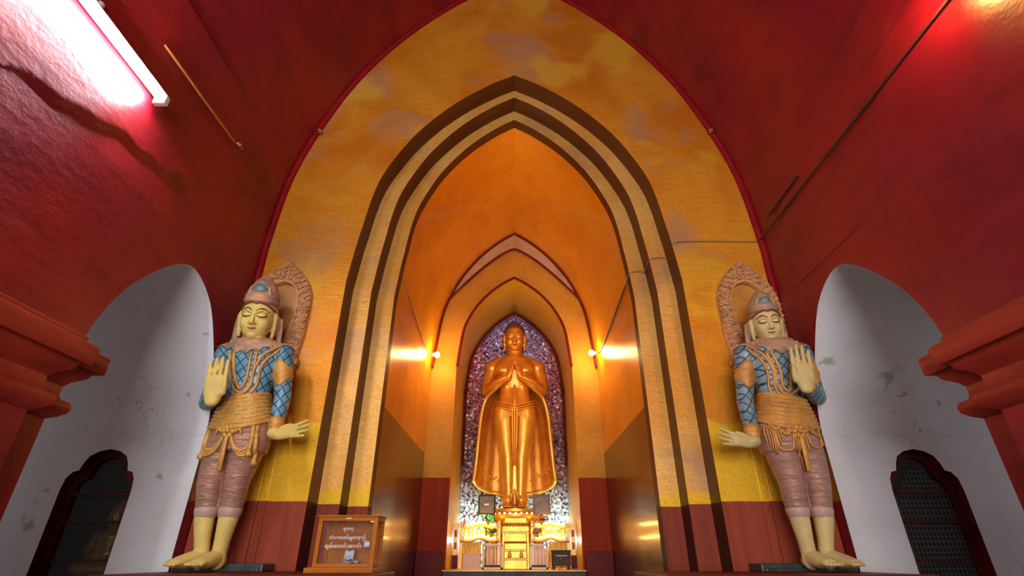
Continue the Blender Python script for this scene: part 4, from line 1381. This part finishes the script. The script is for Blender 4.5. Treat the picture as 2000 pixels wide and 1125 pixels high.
cable('painted_batten', [(-2.262, 2.18, 2.93), (-2.262, 2.6, 2.945), (-2.262, 3.08, 2.965)], .010, M_CONDUIT, 'thin ochre batten on the left red vault beyond the fluorescent tube', 'batten')
cable('painted_batten', [(2.282, 3.20, 2.72), (2.282, 3.45, 2.715), (2.280, 3.72, 2.71)], .010, M_CABLE, 'short dark batten on the right vault just above the cable', 'batten')
for p, lab in (((-2.245, 3.13, 2.975), 'broken pale socket at the end of the ochre batten'), ((-2.03, 3.93, 3.95), 'small grey fixing at the left shoulder of the golden arch'), ((2.06, 3.93, 3.95), 'small grey fixing at the right shoulder of the golden arch'), ((2.02, 2.45, 3.98), 'small chipped hook on the right vault between the bulb and the arch')):
    b_ = B()
    rr = random.Random(int(p[1] * 100))
    for k in range(4):
        ball(b_, (p[0] + rr.uniform(-.012, .012), p[1] + rr.uniform(-.025, .025), p[2] + rr.uniform(-.015, .015)), (.014, .016, .012), None, 8, 6)
    tag(obj('wall_fixing', b_, simple('grey_fixing', (.30, .17, .15), .6), None, p, True), lab, 'fixing')

# ------------------------------------------------------------------ donation box
t = thing('donation_box', 'glass-fronted wooden donation box with white lettering left of the arch', 'donation box', (-1.04, 3.6, -.085))
x0, x1, y0, y1, z0, z1 = -1.225, -.855, 3.50, 3.70, -.055, .225
bm = B()
e = .026
box(bm, x0, x0 + e, y0, y0 + e, z0, z1, .003); box(bm, x1 - e, x1, y0, y0 + e, z0, z1, .003)
box(bm, x0 + e, x1 - e, y0, y0 + e, z1 - .024, z1, .003); box(bm, x0 + e, x1 - e, y0, y0 + e, z0, z0 + .02, .003)
box(bm, x0, x0 + e, y1 - e, y1, z0, z1, .003); box(bm, x1 - e, x1, y1 - e, y1, z0, z1, .003)
box(bm, x1 - e, x1, y0 + e, y1 - e, z1 - .024, z1, .003); box(bm, x0, x0 + e, y0 + e, y1 - e, z1 - .024, z1, .003)
box(bm, x1 - e, x1, y0 + e, y1 - e, z0, z0 + .02, .003); box(bm, x0, x0 + e, y0 + e, y1 - e, z0, z0 + .02, .003)
obj('frame', bm, M_WOOD, t)
bm = B(); box(bm, x0 - .008, x1 + .008, y0 - .008, y1 + .008, z1, z1 + .010, .003); obj('lid', bm, M_WOOD, t)
bm = B(); box(bm, x0 - .03, x1 + .012, y0 - .045, y1 + .01, -.085, z0, .005); obj('base_tray', bm, M_WOOD, t)
bm = B(); box(bm, x0 + .01, x1 - .01, y1 - .016, y1 - .008, z0, z1 - .02); obj('back_board', bm, M_WOOD, t)
bm = B(); box(bm, x0 + .01, x1 - .01, y0 + .01, y1 - .01, z0, z0 + .008); obj('bottom_board', bm, simple('grey_green_lining', (.16, .16, .12), .5), t)
for nm, q in (('front_pane', [(x0 + e, y0 + .012, z0 + .02), (x1 - e, y0 + .012, z0 + .02), (x1 - e, y0 + .012, z1 - .024), (x0 + e, y0 + .012, z1 - .024)]), ('right_pane', [(x1 - .012, y0 + e, z0 + .02), (x1 - .012, y1 - e, z0 + .02), (x1 - .012, y1 - e, z1 - .024), (x1 - .012, y0 + e, z1 - .024)]), ('left_pane', [(x0 + .012, y0 + e, z0 + .02), (x0 + .012, y1 - e, z0 + .02), (x0 + .012, y1 - e, z1 - .024), (x0 + .012, y0 + e, z1 - .024)])):
    bm = B(); bm.faces.new([bm.verts.new(p) for p in q]); obj(nm, bm, M_GLASS, t)
bm = B(); box(bm, -1.058, -1.022, y0 - .003, y0, z1 - .014, z1 - .004, .001); obj('clasp', bm, M_STEEL, t)
bm = B(); box(bm, x1 - .068, x1 - .034, y0 - .006, y0 + .012, .055, .085, .003); obj('paper_seal', bm, M_NOTE, t)
def text(s_, x, z, size, wid):
    cu = bpy.data.curves.new('t', 'FONT')
    cu.body = s_
    cu.size = size
    cu.align_x = 'CENTER'
    cu.extrude = .0004
    cu.offset = .0006
    o = bpy.data.objects.new('t', cu)
    COL.objects.link(o)
    dg = bpy.context.evaluated_depsgraph_get()
    dg.update()
    me = bpy.data.meshes.new_from_object(o.evaluated_get(dg))
    bpy.data.objects.remove(o)
    xs = [v.co.x for v in me.vertices]
    k = wid / (max(xs) - min(xs))
    mid = (max(xs) + min(xs)) / 2
    me.transform(Matrix.Translation((x, y0 + .0105, z)) @ Matrix.Rotation(R(90), 4, 'X') @ Matrix.Diagonal((k, k, k, 1)) @ Matrix.Translation((-mid, 0, 0)))
    obj('lettering', me, M_TEXT, t)
text('\u101b\u1010\u1014\u102c\u1037', -1.035, .150, .05, .064)
text('\u101e\u1036\u1003\u102c\u1031\u1010\u102c\u103a\u1019\u103b\u102c\u1038\u1014\u1031\u1037\u1005\u1009\u103a', -1.030, .100, .05, .238)
text('\u1006\u103d\u1019\u103a\u1038\u1031\u1010\u102c\u1004\u103a\u1038\u1021\u101e\u1004\u103a\u1038', -1.055, .052, .05, .225)
rr = random.Random(4)
NL = ['white folded banknote leaning in the donation box, topmost', 'crumpled pale banknote under the leaning note in the donation box', 'pale blue banknote lying at the left of the notes in the donation box', 'greenish banknote lying at the right end in the donation box', 'flat whitish banknote at the front of the notes in the donation box']
for k, (cx, cz, w_, h_, tilt, m_) in enumerate(((-1.035, .012, .06, .055, 68, M_NOTE), (-1.02, -.022, .09, .05, 18, M_NOTE), (-1.075, -.036, .08, .05, 6, M_NOTE), (-.945, -.040, .10, .05, 3, M_NOTE2), (-1.045, -.043, .09, .045, 2, M_NOTE))):
    bm = B()
    rows = []
    yb = 3.60 + .012 * k - (.03 if k == 4 else 0)
    for i in range(5):
        row = []
        for j in range(9):
            u, v = (j / 8 - .5) * w_, (i / 4 - .5) * h_
            row.append((cx + u, yb + v * cos(R(tilt)), cz + v * sin(R(tilt)) + .004 * sin(j * 1.3 + k) * (1 if k < 3 else .2)))
        rows.append(row)
    grid(bm, rows)
    o = obj('banknote', bm, m_, None, (cx, yb, cz), True)
    solid(o, .0012)
    tag(o, NL[k], 'banknote', 'banknotes in the donation box')

# ------------------------------------------------------------------ small seated image in the left niche
t = thing('seated_image', 'small dim gilded seated figure behind the glass of the left niche', 'statue', (-2.98, 4.20, -.45))
bm = B()
c = Vector((-2.98, 4.20, 0))
box(bm, c.x - .17, c.x + .17, c.y - .12, c.y + .12, -.45, -.12, .01)
obj('seat_block', bm, M_GOLDP, t)
bm = B()
tube(bm, [c + Vector((-.15, -.06, -.07)), c + Vector((0, -.11, -.08)), c + Vector((.15, -.06, -.07))], [.05, .055, .05], 14)
tube(bm, [c + Vector((0, 0, -.10)), c + Vector((0, 0, .02)), c + Vector((0, 0, .14)), c + Vector((0, 0, .19))], [.11, .085, .105, .05], 16)
for q in (-1, 1):
    tube(bm, [c + Vector((.10 * q, 0, .15)), c + Vector((.135 * q, -.02, .03)), c + Vector((.05 * q, -.10, -.03))], [.035, .03, .024], 12)
head(bm, Matrix.Translation(c + Vector((0, -.01, .27))), .5)
ball(bm, c + Vector((0, .01, .36)), (.03, .03, .035))
obj('body', remesh(bm, .008, 2), M_GOLDP, t, None, True)

# lift everything so that the hall floor lies at zero
for o in SC.objects:
    if o.parent is None:
        o.location.z += H
